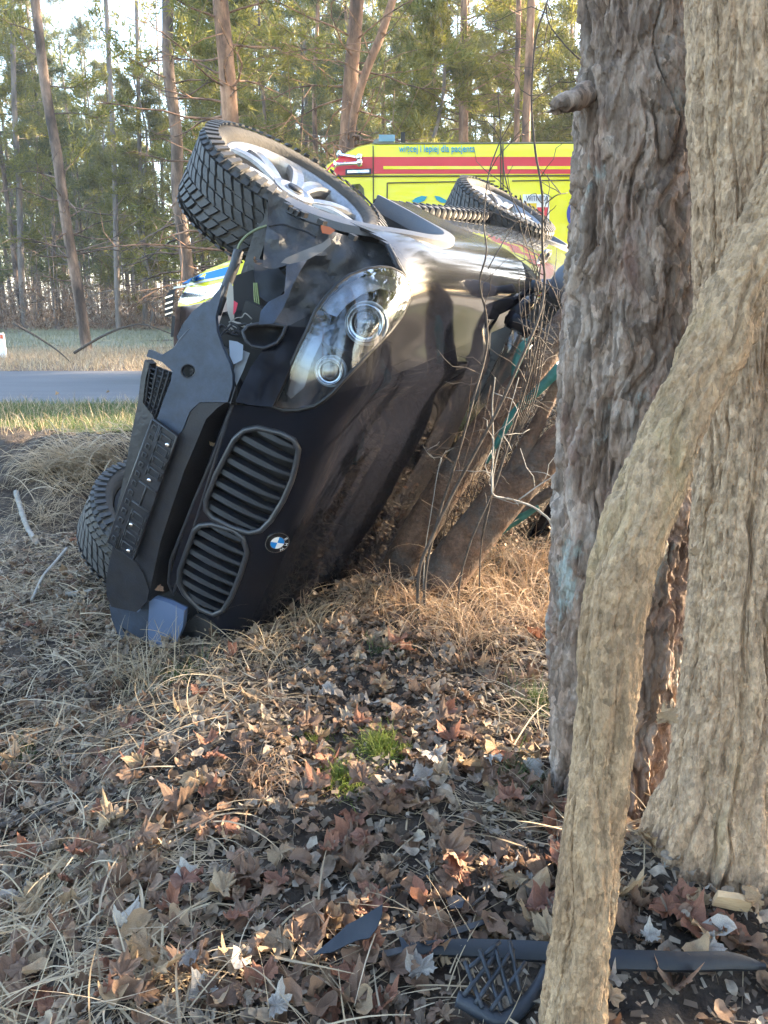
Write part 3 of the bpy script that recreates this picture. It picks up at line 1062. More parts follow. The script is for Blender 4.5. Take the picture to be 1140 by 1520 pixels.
def on_depth(d0, gx=0.0, gy=0.0, c=(400, 450)):
    """a sheet at a depth that changes across the picture"""
    def fn(px, py):
        dd = d0 + gx * (px - c[0]) / 100 + gy * (py - c[1]) / 100
        p = to_car(WD(px, py, dd))[0]
        n = AXC @ (CAM - WD(px, py, dd))
        return p, n / np.linalg.norm(n)
    return fn
def patch(name, poly, surf, mat, step=10, off=0.0, th=.012, parent=None, holes=(), wav=0, smooth=True, bulge=None):
    V2, Fc = flat_tri(poly, step, holes)
    H = [surf(*v) for v in V2]
    P = np.array([h[0] for h in H])
    N = np.array([h[1] for h in H])
    P = P + N * off
    if wav:
        P = P + N * (wav * fbm(P * 9, 3, 3))[:, None]
    V, Fc = solid(P, N, Fc, th)
    o = add(name, mesh_np(name, V, Fc, smooth), mat, parent or car)
    if smooth:
        auto_smooth(o, 38)
    return o
def rim_tube(name, poly, surf, rad, mat, off=0.0, parent=None, step=8, n=6, closed=True):
    B = dense(poly, step)
    P = np.array([surf(*b)[0] + surf(*b)[1] * off for b in B])
    if closed:
        P = np.vstack([P, P[:2]])
    return MB().tube(P, rad, n, not closed).build(name, mat, parent or car)

HEAD = [(404, 604), (418, 575), (429, 548), (442, 518), (457, 488), (468, 462), (484, 440), (501, 422), (520, 408), (545, 399), (566, 396), (582, 398), (596, 405), (605, 416), (609, 432),
        (607, 448), (598, 468), (580, 492), (556, 517), (530, 544), (511, 564), (495, 582), (481, 594), (467, 603), (442, 609), (420, 609)]
KID_U = [(340, 667), (348, 652), (363, 639), (383, 635), (417, 643), (436, 653), (443, 667), (440, 687), (433, 713), (420, 743), (402, 772), (387, 787), (370, 791), (345, 783), (315, 768), (306, 757), (306, 742), (320, 706)]
KID_L = [(297, 780), (315, 778), (347, 787), (361, 799), (367, 820), (357, 852), (343, 887), (331, 906), (317, 912), (296, 903), (274, 881), (266, 865), (267, 846), (280, 810), (288, 788)]

# bonnet with the nose panel: rays fan out from an axis inside the car
cut_px = [(345, 600), (375, 603), (404, 607), (442, 612), (469, 606), (484, 597), (498, 585), (530, 574), (575, 559), (610, 546), (650, 529), (700, 507), (740, 489), (770, 476)]
CP = np.array([skin(*c) for c in cut_px])
YC, ZC = -.10, .50
cut_phi = np.arctan2(CP[:, 1] - YC, CP[:, 2] - ZC)
order = np.argsort(cut_phi)
cphi, cx_ = cut_phi[order], CP[order, 0]
def edge_x(phi):
    return np.interp(phi, cphi, cx_)
def fan_pt(x, phi):
    d = np.array([0, math.sin(phi), math.cos(phi)])
    a, b = .05, 1.6
    for _ in range(26):
        m = (a + b) / 2
        if F_car(np.array([x, YC, ZC]) + d * m) < 0:
            a = m
        else:
            b = m
    return np.array([x, YC, ZC]) + d * a
phis = np.concatenate([np.linspace(-.47, .55, 34), np.linspace(.57, 1.42, 90)])
S = np.linspace(-1, 1, 121)
HV = np.array([[fan_pt(s * max(.36, edge_x(p)), p) for s in S] for p in phis]).reshape(-1, 3)
HF = grid_faces(len(S), len(phis))
hpx = to_px(from_car(HV[HF].mean(1)))
keep = ~(in_poly(hpx, KID_U) | in_poly(hpx, KID_L))
HFk = [tuple(f) for f in HF[keep]]
HN = np.array([grad(p) for p in HV])
V, Fc = solid(HV, HN, [f[::-1] for f in HFk], .012)
hood = add('bonnet', mesh_np('bonnet', V, Fc), paint, car)
auto_smooth(hood, 40)
# dark seam along the bonnet edge, a little below the skin
rim_tube('bonnet_seam', cut_px[6:], on_skin(), .0022, M('worn_edge', [(.03, .031, .035)], rough=.6, spec=.3), off=-.0025, closed=False)
rim_tube('nose_edge', [(345, 600), (333, 633), (313, 687), (287, 747), (270, 790), (253, 833), (250, 867), (257, 883)], on_skin(), .007, plast, off=-.004, closed=False)

# right front wing: cross-sections between bonnet edge and wheel arch
AY, AZ, AR = 0.0, .39, .435
def sec_pt(y, ang, x0=.45, z0=.62):
    d = np.array([math.sin(ang), 0, math.cos(ang)])
    a, b = .02, 1.2
    for _ in range(26):
        m = (a + b) / 2
        if F_car(np.array([x0, y, z0]) + d * m) < 0:
            a = m
        else:
            b = m
    return np.array([x0, y, z0]) + d * a
o_ = np.argsort(CP[:, 1])
def wing_grid(ys_, nv=46):
    rows = []
    for y in ys_:
        xe = np.interp(y, CP[o_, 1], CP[o_, 0])
        pe = np.array([xe, y, 0])
        zz = 1.35
        a, b = .4, 1.35
        for _ in range(24):
            m = (a + b) / 2
            if F_car(np.array([xe, y, m])) < 0:
                a = m
            else:
                b = m
        a0 = math.atan2(xe - .45, a - .62)
        zl = AZ + math.sqrt(max(0, AR ** 2 - y ** 2)) if abs(y) < AR else .36
        zl = max(zl, .36)
        a1 = math.atan2(.955 - .45, zl - .62)
        rows.append([sec_pt(y, a0 + (a1 - a0) * t) for t in np.linspace(0, 1, nv)])
    return np.array(rows)
wy = np.concatenate([np.linspace(-.86, -.45, 14), np.linspace(-.434, .434, 60), np.linspace(.445, .78, 32)])
WG = wing_grid(wy)
WV = WG.reshape(-1, 3)
WF = grid_faces(46, len(wy))
wpx = to_px(from_car(WV[WF].mean(1)))
gone = in_poly(wpx, HEAD) | in_poly(wpx, [(380, 200), (440, 290), (505, 322), (566, 352), (578, 366), (590, 396), (604, 414), (520, 408), (470, 470), (430, 560), (404, 610), (380, 620), (300, 600)])
WFk = [tuple(f) for f in WF[~gone]]
WN = np.array([grad(p) for p in WV])
V, Fc = solid(WV, WN, WFk, .010)
wing = add('front_wing', mesh_np('front_wing', V, Fc), M('wing_paint', [(.006, .007, .011), (.008, .009, .014)], rough=.06, coat=0, spec=.45, dust=((.085, .08, .076), .5, 4), dustrough=.3, fine=(50, .3), dustz=(.98, .78)), car)
auto_smooth(wing, 40)
V2 = V * (-1, 1, 1)
add('front_wing', mesh_np('front_wing', V2, [f[::-1] for f in Fc]), paint, car)

rim_tube('wing_edge', [(576, 364), (583, 378), (590, 394), (600, 407), (607, 420)], on_skin(), .009, plast, off=-.002, closed=False, step=5)
# wheel arch flare (a band round the arch) and the liner inside it
def arch_band(name, cy, r0, r1, a0, a1, out=.014, sgn=1, mat=trim_m, deep=.05):
    A = np.radians(np.linspace(a0, a1, 60))
    rows = []
    for a in A:
        pr = []
        for r, ex, dx in ((r1, 0.0, -.012), (r1 - .006, out * .8, 0), ((r0 + r1) / 2, out, 0), (r0 + .004, out, 0), (r0, out * .6, 0), (r0, 0, -deep)):
            y, z = cy + r * math.cos(a), AZ + r * math.sin(a)
            if cy == 0:
                x = .968 - .50 * max(0, y - .16) ** 2 - .30 * max(0, z - .8) ** 2 + .012 * math.exp(-((z - .8) / .12) ** 2) - .016 * max(0, math.cos(a))
            else:
                x = .972
            pr.append((sgn * (x + ex + dx), y, z))
        rows.append(pr)
    V = np.array(rows).reshape(-1, 3)
    o = add(name, mesh_np(name, V, grid_faces(6, 60)), mat, car)
    return auto_smooth(o, 40)
arch_band('arch_flare', 0, .405, .462, 1, 184)
arch_band('arch_flare', 0, .405, .462, 1, 184, sgn=-1)
arch_band('arch_flare', -2.93, .41, .47, -4, 184)
arch_band('arch_flare', -2.93, .41, .47, -4, 184, sgn=-1)
for s in (1, -1):
    for cy, aa in ((0, (38, 186)), (-2.93, (-4, 184))):
        A = np.radians(np.linspace(aa[0], aa[1], 40))
        rows = [[(s * x, cy + r * math.cos(a), AZ + r * math.sin(a)) for x, r in ((.94, .415), (.80, .43), (.62, .43), (.50, .40), (.48, .1))] for a in A]
        V = np.array(rows).reshape(-1, 3)
        V = V + np.c_[V[:, 0] * 0, .006 * vnoise(V * 14, 4), .006 * vnoise(V * 14, 5)]
        add('arch_liner', mesh_np('arch_liner', V, grid_faces(5, 40)), plast_dirty, car)

# flanks, sills, tail and the cabin
def half_sec(y):
    k = ss(-3.3, -4.05, np.array([y]))[0]
    tp = .10 * k
    return [(0, .34), (.66, .32), (.84 - tp, .33), (.935 - tp, .40), (.965 - tp, .52), (.972 - tp, .68), (.972 - tp, .80), (.966 - tp, .90), (.950 - tp, 1.0), (.925 - tp, 1.07), (.90 - tp, 1.11)]
fy = np.concatenate([np.linspace(-.872, -2.45, 22), np.linspace(-2.47, -3.39, 40), np.linspace(-3.41, -4.02, 12)])
def side_strip(y):
    h = np.array(half_sec(y))
    d = np.r_[0, np.cumsum(np.linalg.norm(np.diff(h, axis=0), axis=1))]
    q = np.linspace(d[3], d[-1], 40)
    return np.c_[np.interp(q, d, h[:, 0]), q * 0 + y, np.interp(q, d, h[:, 1])]
SV = np.array([side_strip(y) for y in fy])
groups = [('front_door', -.872, -1.86), ('rear_door', -1.866, -2.80), ('rear_quarter', -2.806, -4.03)]
for s in (1, -1):
    for nm, ya, yb in groups:
        sel = [y for y in np.linspace(ya, yb, 46)]
        G = np.array([side_strip(y) for y in sel]) * (s, 1, 1)
        V = G.reshape(-1, 3)
        Fg = grid_faces(40, len(sel))
        c = V[Fg].mean(1)
        ok = (c[:, 1] + 2.93) ** 2 + (c[:, 2] - AZ) ** 2 > .44 ** 2
        Fk = [tuple(f) if s < 0 else tuple(f[::-1]) for f in Fg[ok]]
        Nn = np.tile((s * 1.0, 0, .1), (len(V), 1))
        V, Fk = solid(V, Nn, Fk, .03)
        o = add(nm, mesh_np(nm, V, Fk), paint_dusty, car)
        auto_smooth(o, 50)
    for dy in (-1.60, -2.55):                      # handles of the doors
        m = MB().tube(smooth_path([(s * .968, dy + .10, .925), (s * .993, dy + .07, .93), (s * .996, dy, .93), (s * .993, dy - .07, .93), (s * .968, dy - .10, .925)], 4), .012, 8)
        m.build('door_handle', paint_dusty, car)
    m = MB()
    m.add(*tube([(s * .918, -.47, .355), (s * .945, -1.4, .353), (s * .972, -2.42, .355)], [.030, .034, .030], 10))
    sb = m.build('side_step', M('dusty_side_step', [(.30, .26, .21), (.38, .33, .27)], rough=.7, bump=.3, scale=12), car)
    for k in range(20):                            # rubber ribs of the step
        y = -.52 - k * .098
        m = MB()
        m.box((s * (.919 + .053 * (k / 19)), y, .354), (.069, .048, .069))
        o = m.build('step_rib', plast, sb, False)
# tail, floor pan, cabin
m = MB()
tl = half_sec(-4.02)
poly = [(x, -4.03, z) for x, z in tl] + [(-x, -4.03, z) for x, z in tl[::-1][:-1]]
m.add(poly, [tuple(range(len(poly)))])
m.build('tailgate', paint_dusty, car, False)
m = MB()
m.box((0, -1.65, .36), (1.74, 4.2, .05))
m.box((0, .30, .42), (.9, .7, .16))
m.box((0, -1.6, .33), (.16, 3.2, .10))
m.build('floor_pan', plast_dirty, car, False)
cab = {'a': [(.74, -.46, 1.12), (.80, -.95, 1.12)], }
def quad_sheet(name, corners, mat, nu=8, nv=8, bul=.02, th=.006):
    c = np.array(corners, float)                   # four corners in order
    n = np.cross(c[1] - c[0], c[3] - c[0])
    n /= np.linalg.norm(n)
    ctr = c.mean(0)
    if n @ (ctr - np.array([0, -2, .9])) < 0:
        n = -n
    u, v = np.meshgrid(np.linspace(0, 1, nu), np.linspace(0, 1, nv))
    u, v = u.ravel()[:, None], v.ravel()[:, None]
    P = c[0] * (1 - u) * (1 - v) + c[1] * u * (1 - v) + c[2] * u * v + c[3] * (1 - u) * v
    P = P + n * bul * (16 * u * (1 - u) * v * (1 - v))
    V, Fk = solid(P, np.tile(n, (len(P), 1)), [tuple(f) for f in grid_faces(nu, nv)], th)
    return add(name, mesh_np(name, V, Fk), mat, car)
quad_sheet('windscreen', [(-.74, -.46, 1.13), (.74, -.46, 1.13), (.58, -1.22, 1.66), (-.58, -1.22, 1.66)], clear_gl, 12, 8, .05)
quad_sheet('roof', [(-.60, -1.20, 1.665), (.60, -1.20, 1.665), (.58, -3.55, 1.66), (-.58, -3.55, 1.66)], paint, 12, 10, .05, .02)
quad_sheet('rear_window', [(.58, -3.58, 1.64), (-.58, -3.58, 1.64), (-.78, -4.0, 1.12), (.78, -4.0, 1.12)], dark_gl)
for s in (1, -1):
    quad_sheet('side_window', [(s * .90, -.98, 1.115), (s * .905, -1.84, 1.115), (s * .68, -1.84, 1.60), (s * .66, -1.42, 1.60)], dark_gl, 6, 6, .01)
    quad_sheet('side_window', [(s * .905, -1.92, 1.115), (s * .90, -2.82, 1.115), (s * .67, -2.82, 1.60), (s * .68, -1.92, 1.60)], dark_gl, 6, 6, .01)
    quad_sheet('side_window', [(s * .90, -2.90, 1.115), (s * .84, -3.78, 1.115), (s * .66, -3.4, 1.58), (s * .67, -2.90, 1.60)], dark_gl, 6, 6, .01)
    for a, b in (((.77, -.46, 1.10), (.61, -1.22, 1.65)), ((.905, -1.88, 1.1), (.68, -1.88, 1.62)), ((.90, -2.86, 1.1), (.67, -2.86, 1.62)), ((.83, -3.85, 1.1), (.60, -3.56, 1.65)),
                 ((.63, -1.22, 1.65), (.62, -3.55, 1.65)), ((.87, -.87, 1.10), (.79, -.48, 1.11))):
        MB().tube([np.array(a) * (s, 1, 1), np.array(b) * (s, 1, 1)], .036, 8).build('pillar', paint, car)
    if s > 0:                                      # door mirror
        m = MB()
        Vv_, Ff_ = lathe([(-.10, 0), (-.098, .06), (-.05, .095), (.03, .085), (.10, .05), (.125, 0)], 20)
        Vv_ = Vv_ * (.9, .7, .85) + (.985, -.70, 1.22)
        m.add(Vv_, Ff_)
        m.tube([(.90, -.72, 1.08), (.96, -.70, 1.20)], .03, 8)
        m.build('door_mirror', M('mirror_plastic', [(.06, .07, .09), (.08, .09, .11)], rough=.35, scale=5), car)
# dark structure inside the engine bay
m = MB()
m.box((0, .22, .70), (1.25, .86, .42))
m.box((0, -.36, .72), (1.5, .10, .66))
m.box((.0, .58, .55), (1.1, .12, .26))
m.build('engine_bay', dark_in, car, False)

# kidney grilles
def kidney(poly):
    surf = on_skin()
    C = np.array([surf(*p)[0] for p in poly])
    fr = rim_tube('grille', poly, surf, .0095, M('grille_frame', [(.03, .032, .037)], rough=.32, scale=9), off=.001, step=6, n=8)
    back = patch('grille_back', [tuple(np.mean(poly, 0) + (np.array(p) - np.mean(poly, 0)) * .985) for p in poly], on_skin(-.055), dark_in, 14, parent=fr)
    # inner wall between frame and back
    B = dense(poly, 6)
    A_ = np.array([surf(*b)[0] for b in B])
    Bk = A_ - np.array([0, 1, .15]) * .075
    n = len(B)
    V = np.vstack([A_, Bk])
    add('grille_wall', mesh_np('grille_wall', V, [(i, (i + 1) % n, n + (i + 1) % n, n + i) for i in range(n)]), plast, fr)
    x0, x1 = C[:, 0].min(), C[:, 0].max()
    xz = C[:, [0, 2]]
    ns_ = 8
    for k in range(ns_):
        x = x0 + (x1 - x0) * (k + .62) / (ns_ + .2)
        zs = []
        for i in range(len(xz)):
            a, b = xz[i], xz[(i + 1) % len(xz)]
            if (a[0] - x) * (b[0] - x) < 0:
                zs.append(a[1] + (b[1] - a[1]) * (x - a[0]) / (b[0] - a[0]))
        if len(zs) < 2:
            continue
        z0, z1 = min(zs) - .004, max(zs) + .004
        rows = []
        for t in np.linspace(0, 1, 12):
            z = z0 + (z1 - z0) * t
            a, b = .2, 1.2
            for _ in range(22):
                mm = (a + b) / 2
                if F_car(np.array([x, mm, z])) < 0:
                    a = mm
                else:
                    b = mm
            y = a - .006 + .010 * math.sin(math.pi * t)
            hw = .0135 * (.55 + .45 * math.sin(math.pi * min(1, t * 1.2 + .1)) ** .5)
            rows.append([(x - hw, y - .016, z), (x - hw * .5, y, z), (x + hw * .75, y - .004, z), (x + hw, y - .03, z), (x, y - .05, z)])
        V = np.array(rows).reshape(-1, 3)
        Ff = [tuple(f) for f in grid_faces(5, 12, True)] + [tuple(range(5)), tuple(55 + j for j in range(5))[::-1]]
        auto_smooth(add('grille_slat', mesh_np('grille_slat', V, Ff), slat_m, fr), 40)
    return fr
slat_m = M('grille_slat_plastic', [(.005, .008, .015), (.009, .013, .021)], rough=.42, spec=.3, scale=10, dust=((.06, .055, .05), .12, 12))
kidney(KID_U)
kidney(KID_L)

# round emblem on the nose
def disc_patch(name, c, r, mat, surf, off, th=.004, a0=0, a1=2 * math.pi, r_in=0, parent=None, n=28, sx=1.0):
    """a disc or a sector lying on the skin: c, r in metres"""
    p0, n0 = surf
    ux = np.cross((0, 0, 1.), n0)
    ux /= np.linalg.norm(ux)
    uy = np.cross(n0, ux)
    A = np.linspace(a0, a1, n)
    ring = np.array([p0 + n0 * off + (ux * math.cos(a) * sx + uy * math.sin(a)) * r for a in A])
    inn = np.array([p0 + n0 * off + (ux * math.cos(a) * sx + uy * math.sin(a)) * r_in for a in A])
    V = np.vstack([ring, inn])
    Fc = [(i, i + 1, n + i + 1, n + i) for i in range(n - 1)]
    V, Fc = solid(V, np.tile(n0, (len(V), 1)), Fc, th)
    return add(name, mesh_np(name, V, Fc, False), mat, parent or car)
ep = skin(411, 804)
es = (ep, grad(ep))
emb = disc_patch('emblem', None, .041, chrome, es, .007, .006, r_in=.0385)
disc_patch('emblem_ring', None, .0388, M('emblem_black', [(.01, .01, .012)], rough=.2), es, .0065, r_in=.0245, parent=emb)
disc_patch('emblem_ring', None, .0252, chrome, es, .0072, r_in=.0235, parent=emb)
for q in range(4):
    disc_patch('emblem_quarter', None, .0237, van_blue if q % 2 == 1 else white_p, es, .0066, a0=q * math.pi / 2, a1=(q + 1) * math.pi / 2, parent=emb, n=9)
def emblem_letter(ch, ang):
    cu = bpy.data.curves.new('emblem_letter', 'FONT')
    cu.body = ch
    cu.align_x = 'CENTER'
    cu.size = .015
    to = bpy.data.objects.new('emblem_letter', cu)
    COL.objects.link(to)
    me = bpy.data.meshes.new_from_object(to.evaluated_get(bpy.context.evaluated_depsgraph_get()))
    bpy.data.objects.remove(to)
    me.materials.clear()
    me.materials.append(white_p)
    p0, n0 = es
    ux = np.cross((0, 0, 1.), n0)
    ux /= np.linalg.norm(ux)
    uy = np.cross(n0, ux)
    rad = ux * -math.sin(ang) + uy * math.cos(ang)
    tan = np.cross(rad, n0)
    cv = np.array([v.co[:] for v in me.vertices])
    P = p0 + n0 * .0085 + tan * cv[:, :1] * 1.0 + rad * (cv[:, 1:2] + .0262)
    me.vertices.foreach_set('co', P.astype(np.float32).ravel())
    me.update()
    add('emblem_letter', me, None, emb)
for ch, a in (('B', .75), ('M', 0), ('W', -.75)):
    emblem_letter(ch, a)

# right headlight
hs = on_skin(.004)
def shrink(poly, k):
    c = np.mean(poly, 0)
    return [tuple(c + (np.array(p) - c) * k) for p in poly]
hl = empty('headlight', Mcar, '', '')
for k in ('label', 'category'):
    del hl[k]
hl.parent = car
hl.matrix_world = Mcar
hl.matrix_parent_inverse = Matrix()
hl.matrix_local = Matrix()
patch('lens', HEAD, hs, lens_gl, 11, .002, .003, parent=hl)
rim_tube('lens_seal', HEAD, hs, .0065, M('seal_rubber', [(.008, .008, .009)], rough=.5), off=-.002, parent=hl, step=9)
refl = M('lamp_housing', [(.006, .009, .015), (.025, .034, .05), (.10, .12, .15)], scale=3.2, rough=.2, metal=.5, distort=1.5, detail=2)
patch('housing', HEAD, on_skin(-.085), refl, 12, 0, .01, parent=hl, wav=.012)
B = dense(HEAD, 9)
A_ = np.array([hs(*b)[0] for b in B])
Bk = np.array([on_skin(-.085)(*b)[0] for b in B])
n = len(B)
add('housing_wall', mesh_np('housing_wall', np.vstack([A_, Bk]), [(i, (i + 1) % n, n + (i + 1) % n, n + i) for i in range(n)]), refl, hl)
ring_m = M('ring_metal', [(.28, .30, .33), (.45, .47, .5)], rough=.2, metal=.9, scale=30)
def projector(px, py, r, dep):
    p = skin(px, py, -dep)
    ax = np.array([.10, 1, .02])
    ax /= np.linalg.norm(ax)
    o_, d_ = cray(px, py)
    v = -d_ / np.linalg.norm(d_)
    ax = ax * .45 + v * .55
    ax /= np.linalg.norm(ax)
    q = Vector(ax).to_track_quat('X', 'Z').to_matrix().to_4x4()
    q.translation = Vector(p)
    prof = [(-.03, r * .70), (.0, r * .74), (.012, r * .80), (.006, r * .86), (.014, r * .92), (.020, r * 1.0), (.012, r * 1.06), (-.02, r * 1.10)]
    V, Fc = lathe(prof, 40)
    MB().add(V, Fc).build('projector_ring', ring_m, hl, M=q)
    V, Fc = lathe([(-.03, r * .70), (-.03, 0)], 32)
    MB().add(V, Fc).build('projector_bowl', M('bowl', [(.05, .05, .06), (.16, .16, .17)], metal=.8, rough=.3, scale=30), hl, M=q)
    a = np.linspace(0, math.pi / 2, 9)
    V, Fc = lathe([(.004 + r * .42 * math.sin(t), r * .66 * math.cos(t) + 1e-4) for t in a], 32)
    MB().add(V, Fc).build('projector_lens', M('lens_glass', [(.05, .055, .06)], rough=.03, coat=1, spec=1), hl, M=q)
    V, Fc = lathe([(-.012, r * 1.08), (.0, r * 1.16), (-.006, r * 1.22), (-.03, r * 1.24)], 40)
    MB().add(V, Fc).build('halo_ring', M('halo', [(.32, .33, .34)], rough=.25, scale=20), hl, M=q)
projector(543, 480, .056, .035)
projector(490, 551, .040, .030)
# bright eyelid and ribs of the lamp
patch('lamp_eyelid', [(478, 457), (492, 440), (512, 424), (534, 412), (560, 407), (585, 412), (597, 424), (590, 434), (565, 428), (538, 436), (515, 452), (500, 470), (488, 466)], on_skin(-.03), alloy, 9, 0, .006, parent=hl)
patch('lamp_blade', [(440, 545), (455, 505), (470, 480), (486, 476), (478, 505), (462, 540), (452, 575), (432, 592), (425, 585)], on_skin(-.04), M('lamp_blade', [(.05, .06, .08), (.14, .155, .18)], metal=.6, rough=.25, scale=4), 9, 0, .006, parent=hl)
# mirrored lamp on the buried side, a plain dark lens
lm = hl.children[0]

# wheels with chunky all-terrain tyres
TR, TW = .378, .262
def tyre_meshes():
    hw = TW / 2
    r = TR - .010
    prof = [(-hw * .72, .276), (-hw * .93, .288), (-hw * 1.03, .312), (-hw * 1.0, .338), (-hw * .90, r - .008), (-hw * .5, r), (0, r + .002), (hw * .5, r), (hw * .90, r - .008), (hw * 1.0, .338), (hw * 1.03, .312), (hw * .93, .288), (hw * .72, .276)]
    V, Fc = lathe(prof, 72)
    ty = mesh_np('tyre', V, Fc)
    # tread blocks: (angle, across) outlines raised from the carcass
    BV, BF = [], []
    nb = 0
    def block(poly, h=.011):
        nonlocal nb
        k = len(poly)
        lo, hi = [], []
        c = np.mean(poly, 0)
        for a, x in poly:
            ax_ = abs(x) / hw
            rr = r - .001 if ax_ < .9 else r - .008 - (ax_ - .9) * .20
            lo.append((x, (rr - .004) * math.cos(a), (rr - .004) * math.sin(a)))
            a2, x2 = c[0] + (a - c[0]) * .90, c[1] + (x - c[1]) * .92
            hi.append((x2, (rr + h) * math.cos(a2), (rr + h) * math.sin(a2)))
        BV.extend(lo + hi)
        BF.append(tuple(nb + k + i for i in range(k)))
        for i in range(k):
            BF.append((nb + i, nb + (i + 1) % k, nb + k + (i + 1) % k, nb + k + i))
        nb += 2 * k
    n = 54
    rj = np.random.default_rng(9)
    st = 2 * math.pi / n
    for i in range(n):
        a = i * st
        g = st * .74
        # centre rows: zigzag blocks
        for x0, sh, flip in ((-.080, 0, 1), (-.040, .5, 1), (0.0, 0, -1), (.040, .5, -1), (.080, 0, -1)):
            b = a + sh * st
            w_ = .0385
            s_ = .34 * st * flip
            b = b + st * rj.uniform(-.06, .06)
            x0 = x0 + rj.uniform(-.002, .002)
            block([(b - g * .5 - s_, x0 - w_ / 2), (b - g * .5 + s_ * .2, x0 - w_ * .05), (b - g * .5 + s_, x0 + w_ / 2),
                   (b + g * .5 + s_, x0 + w_ / 2), (b + g * .5 + s_ * .2, x0 + w_ * .05), (b + g * .5 - s_, x0 - w_ / 2)])
        # shoulder blocks that run on to the wall
        for s in (-1, 1):
            b = a + .25 * st
            block([(b - g * .45, s * .104), (b - g * .36, s * .129), (b + g * .36, s * .129), (b + g * .45, s * .104)], .012)
            V0 = []
            for aa, xx, rr in ((b - g * .36, .126, r + .002), (b + g * .36, .126, r + .002), (b + g * .32, .141, .325), (b - g * .32, .141, .325)):
                V0.append((s * xx, rr * math.cos(aa), rr * math.sin(aa)))
            V1 = [(v[0] + s * .007, v[1] * 1.004, v[2] * 1.004) for v in V0]
            BV.extend(V0 + V1)
            BF.append(tuple(nb + 4 + i for i in range(4)))
            for q in range(4):
                BF.append((nb + q, nb + (q + 1) % 4, nb + 4 + (q + 1) % 4, nb + 4 + q))
            nb += 8
    tr = mesh_np('tread', BV, BF, False)
    return ty, tr
def rim_meshes():
    hw = TW / 2
    RK = np.array([1, 1.15, 1.15])
    V, Fc = lathe([(-hw * .7, .10), (-hw * .72, .235), (-hw * .6, .225), (hw * .3, .222), (hw * .62, .232), (hw * .74, .246), (hw * .80, .247), (hw * .78, .236), (hw * .55, .222), (hw * .2, .215), (-hw * .3, .21)], 64)
    barrel = mesh_np('rim', V * RK, Fc)
    V, Fc = lathe([(-.02, .0), (-.02, .17), (-.05, .17), (-.05, 0)], 32)
    disc = mesh_np('brake_disc', V, Fc)
    # five broad petals, hollow between
    m = MB()
    for k in range(5):
        a0 = k * 2 * math.pi / 5 + .2
        for sgn in (-1, 1):
            rows = []
            for t in np.linspace(0, 1, 9):
                rr = .045 + .185 * t
                cen = a0 + sgn * (.10 + .17 * t)
                hwid = (.30 * (1 - t) ** 2 + .085 + .035 * t)
                hx = hw * (.50 + .20 * math.sin(math.pi * .5 * t)) + .010 * math.sin(math.pi * t)
                rr_ = [(hx - .035, cen - hwid * .9), (hx - .010, cen - hwid), (hx + .001, cen - hwid * .82), (hx - .003, cen + hwid * .1), (hx - .001, cen + hwid * .82), (hx - .012, cen + hwid), (hx - .035, cen + hwid * .9)]
                rows.append([(x, rr * math.cos(q), rr * math.sin(q)) for x, q in rr_])
            V = np.array(rows).reshape(-1, 3)
            m.add(V, [tuple(f) for f in grid_faces(7, 9, True)])
    V, Fc = lathe([(hw * .4, .075), (hw * .62, .070), (hw * .66, .05), (hw * .60, .034), (hw * .66, .032), (hw * .68, 0)], 28)
    m.add(V, Fc)
    sp = mesh_np('spokes', np.concatenate(m.v) * RK, m.f, False)
    V, Fc = lathe([(hw * .685, .030), (hw * .72, .028), (hw * .725, 0)], 20)
    cp = mesh_np('hub_cap', V, Fc)
    return barrel, disc, sp, cp
TY, TRD = tyre_meshes()
RB, RD, RS, RC = rim_meshes()
for me, mt in ((TY, rubber_mud), (TRD, rubber), (RB, alloy), (RD, steel), (RS, alloy), (RC, plast)):
    me.materials.append(mt)
def wheel(center_w, axis_w, spin=0.0, flip=False):
    q = Vector(axis_w).to_track_quat('X', 'Z').to_matrix().to_4x4()
    q = Matrix.Translation(Vector(center_w)) @ q @ Matrix.Rotation(spin, 4, 'X')
    Ml = Mcar.inverted() @ q
    w_ = add('wheel', TY, None, car)
    w_.name = 'wheel'
    w_.matrix_local = Ml
    for nm, me in (('tread', TRD), ('rim', RB), ('brake_disc', RD), ('spokes', RS), ('hub_cap', RC)):
        o = add(nm, me, None, w_)
    return w_
def axis_from_px(px, py, ex, ey, toward):
    v = -ray(px, py)
    v /= np.linalg.norm(v)
    e = np.array([1, 0, 0]) * ex + UP * ey
    e = e - v * (e @ v)
    e /= np.linalg.norm(e)
    a = e * math.cos(toward) + v * math.sin(toward)
    return a / np.linalg.norm(a)
a_f = axis_from_px(447, 262, .43, .90, R(13.5))
D_F = 2.86
c_f = WD(446, 264, D_F) - a_f * TW * .5
wheel(c_f, a_f, .3)
MB().tube([to_car(c_f - a_f * .02)[0], (.30, -.02, .42)], [.05, .03], 8).build('axle', plast_dirty, car)
MB().tube([to_car(c_f - a_f * .10)[0], (.52, -.02, .85)], [.028, .035], 8).build('strut', plast_dirty, car)
# the lower front wheel droops out towards the bumper, steered the same way
a_l = -a_f
c_l = from_car([(-.76, .02, .14)])[0]
wheel(c_l, a_l, .1)
a_r = axis_from_px(752, 298, .47, .88, R(9))
wheel(WD(754, 301, 5.25) - a_r * TW * .5, a_r, .5)
wheel(from_car([(-.80, -2.93, .30)])[0], -AXC[0], .9)

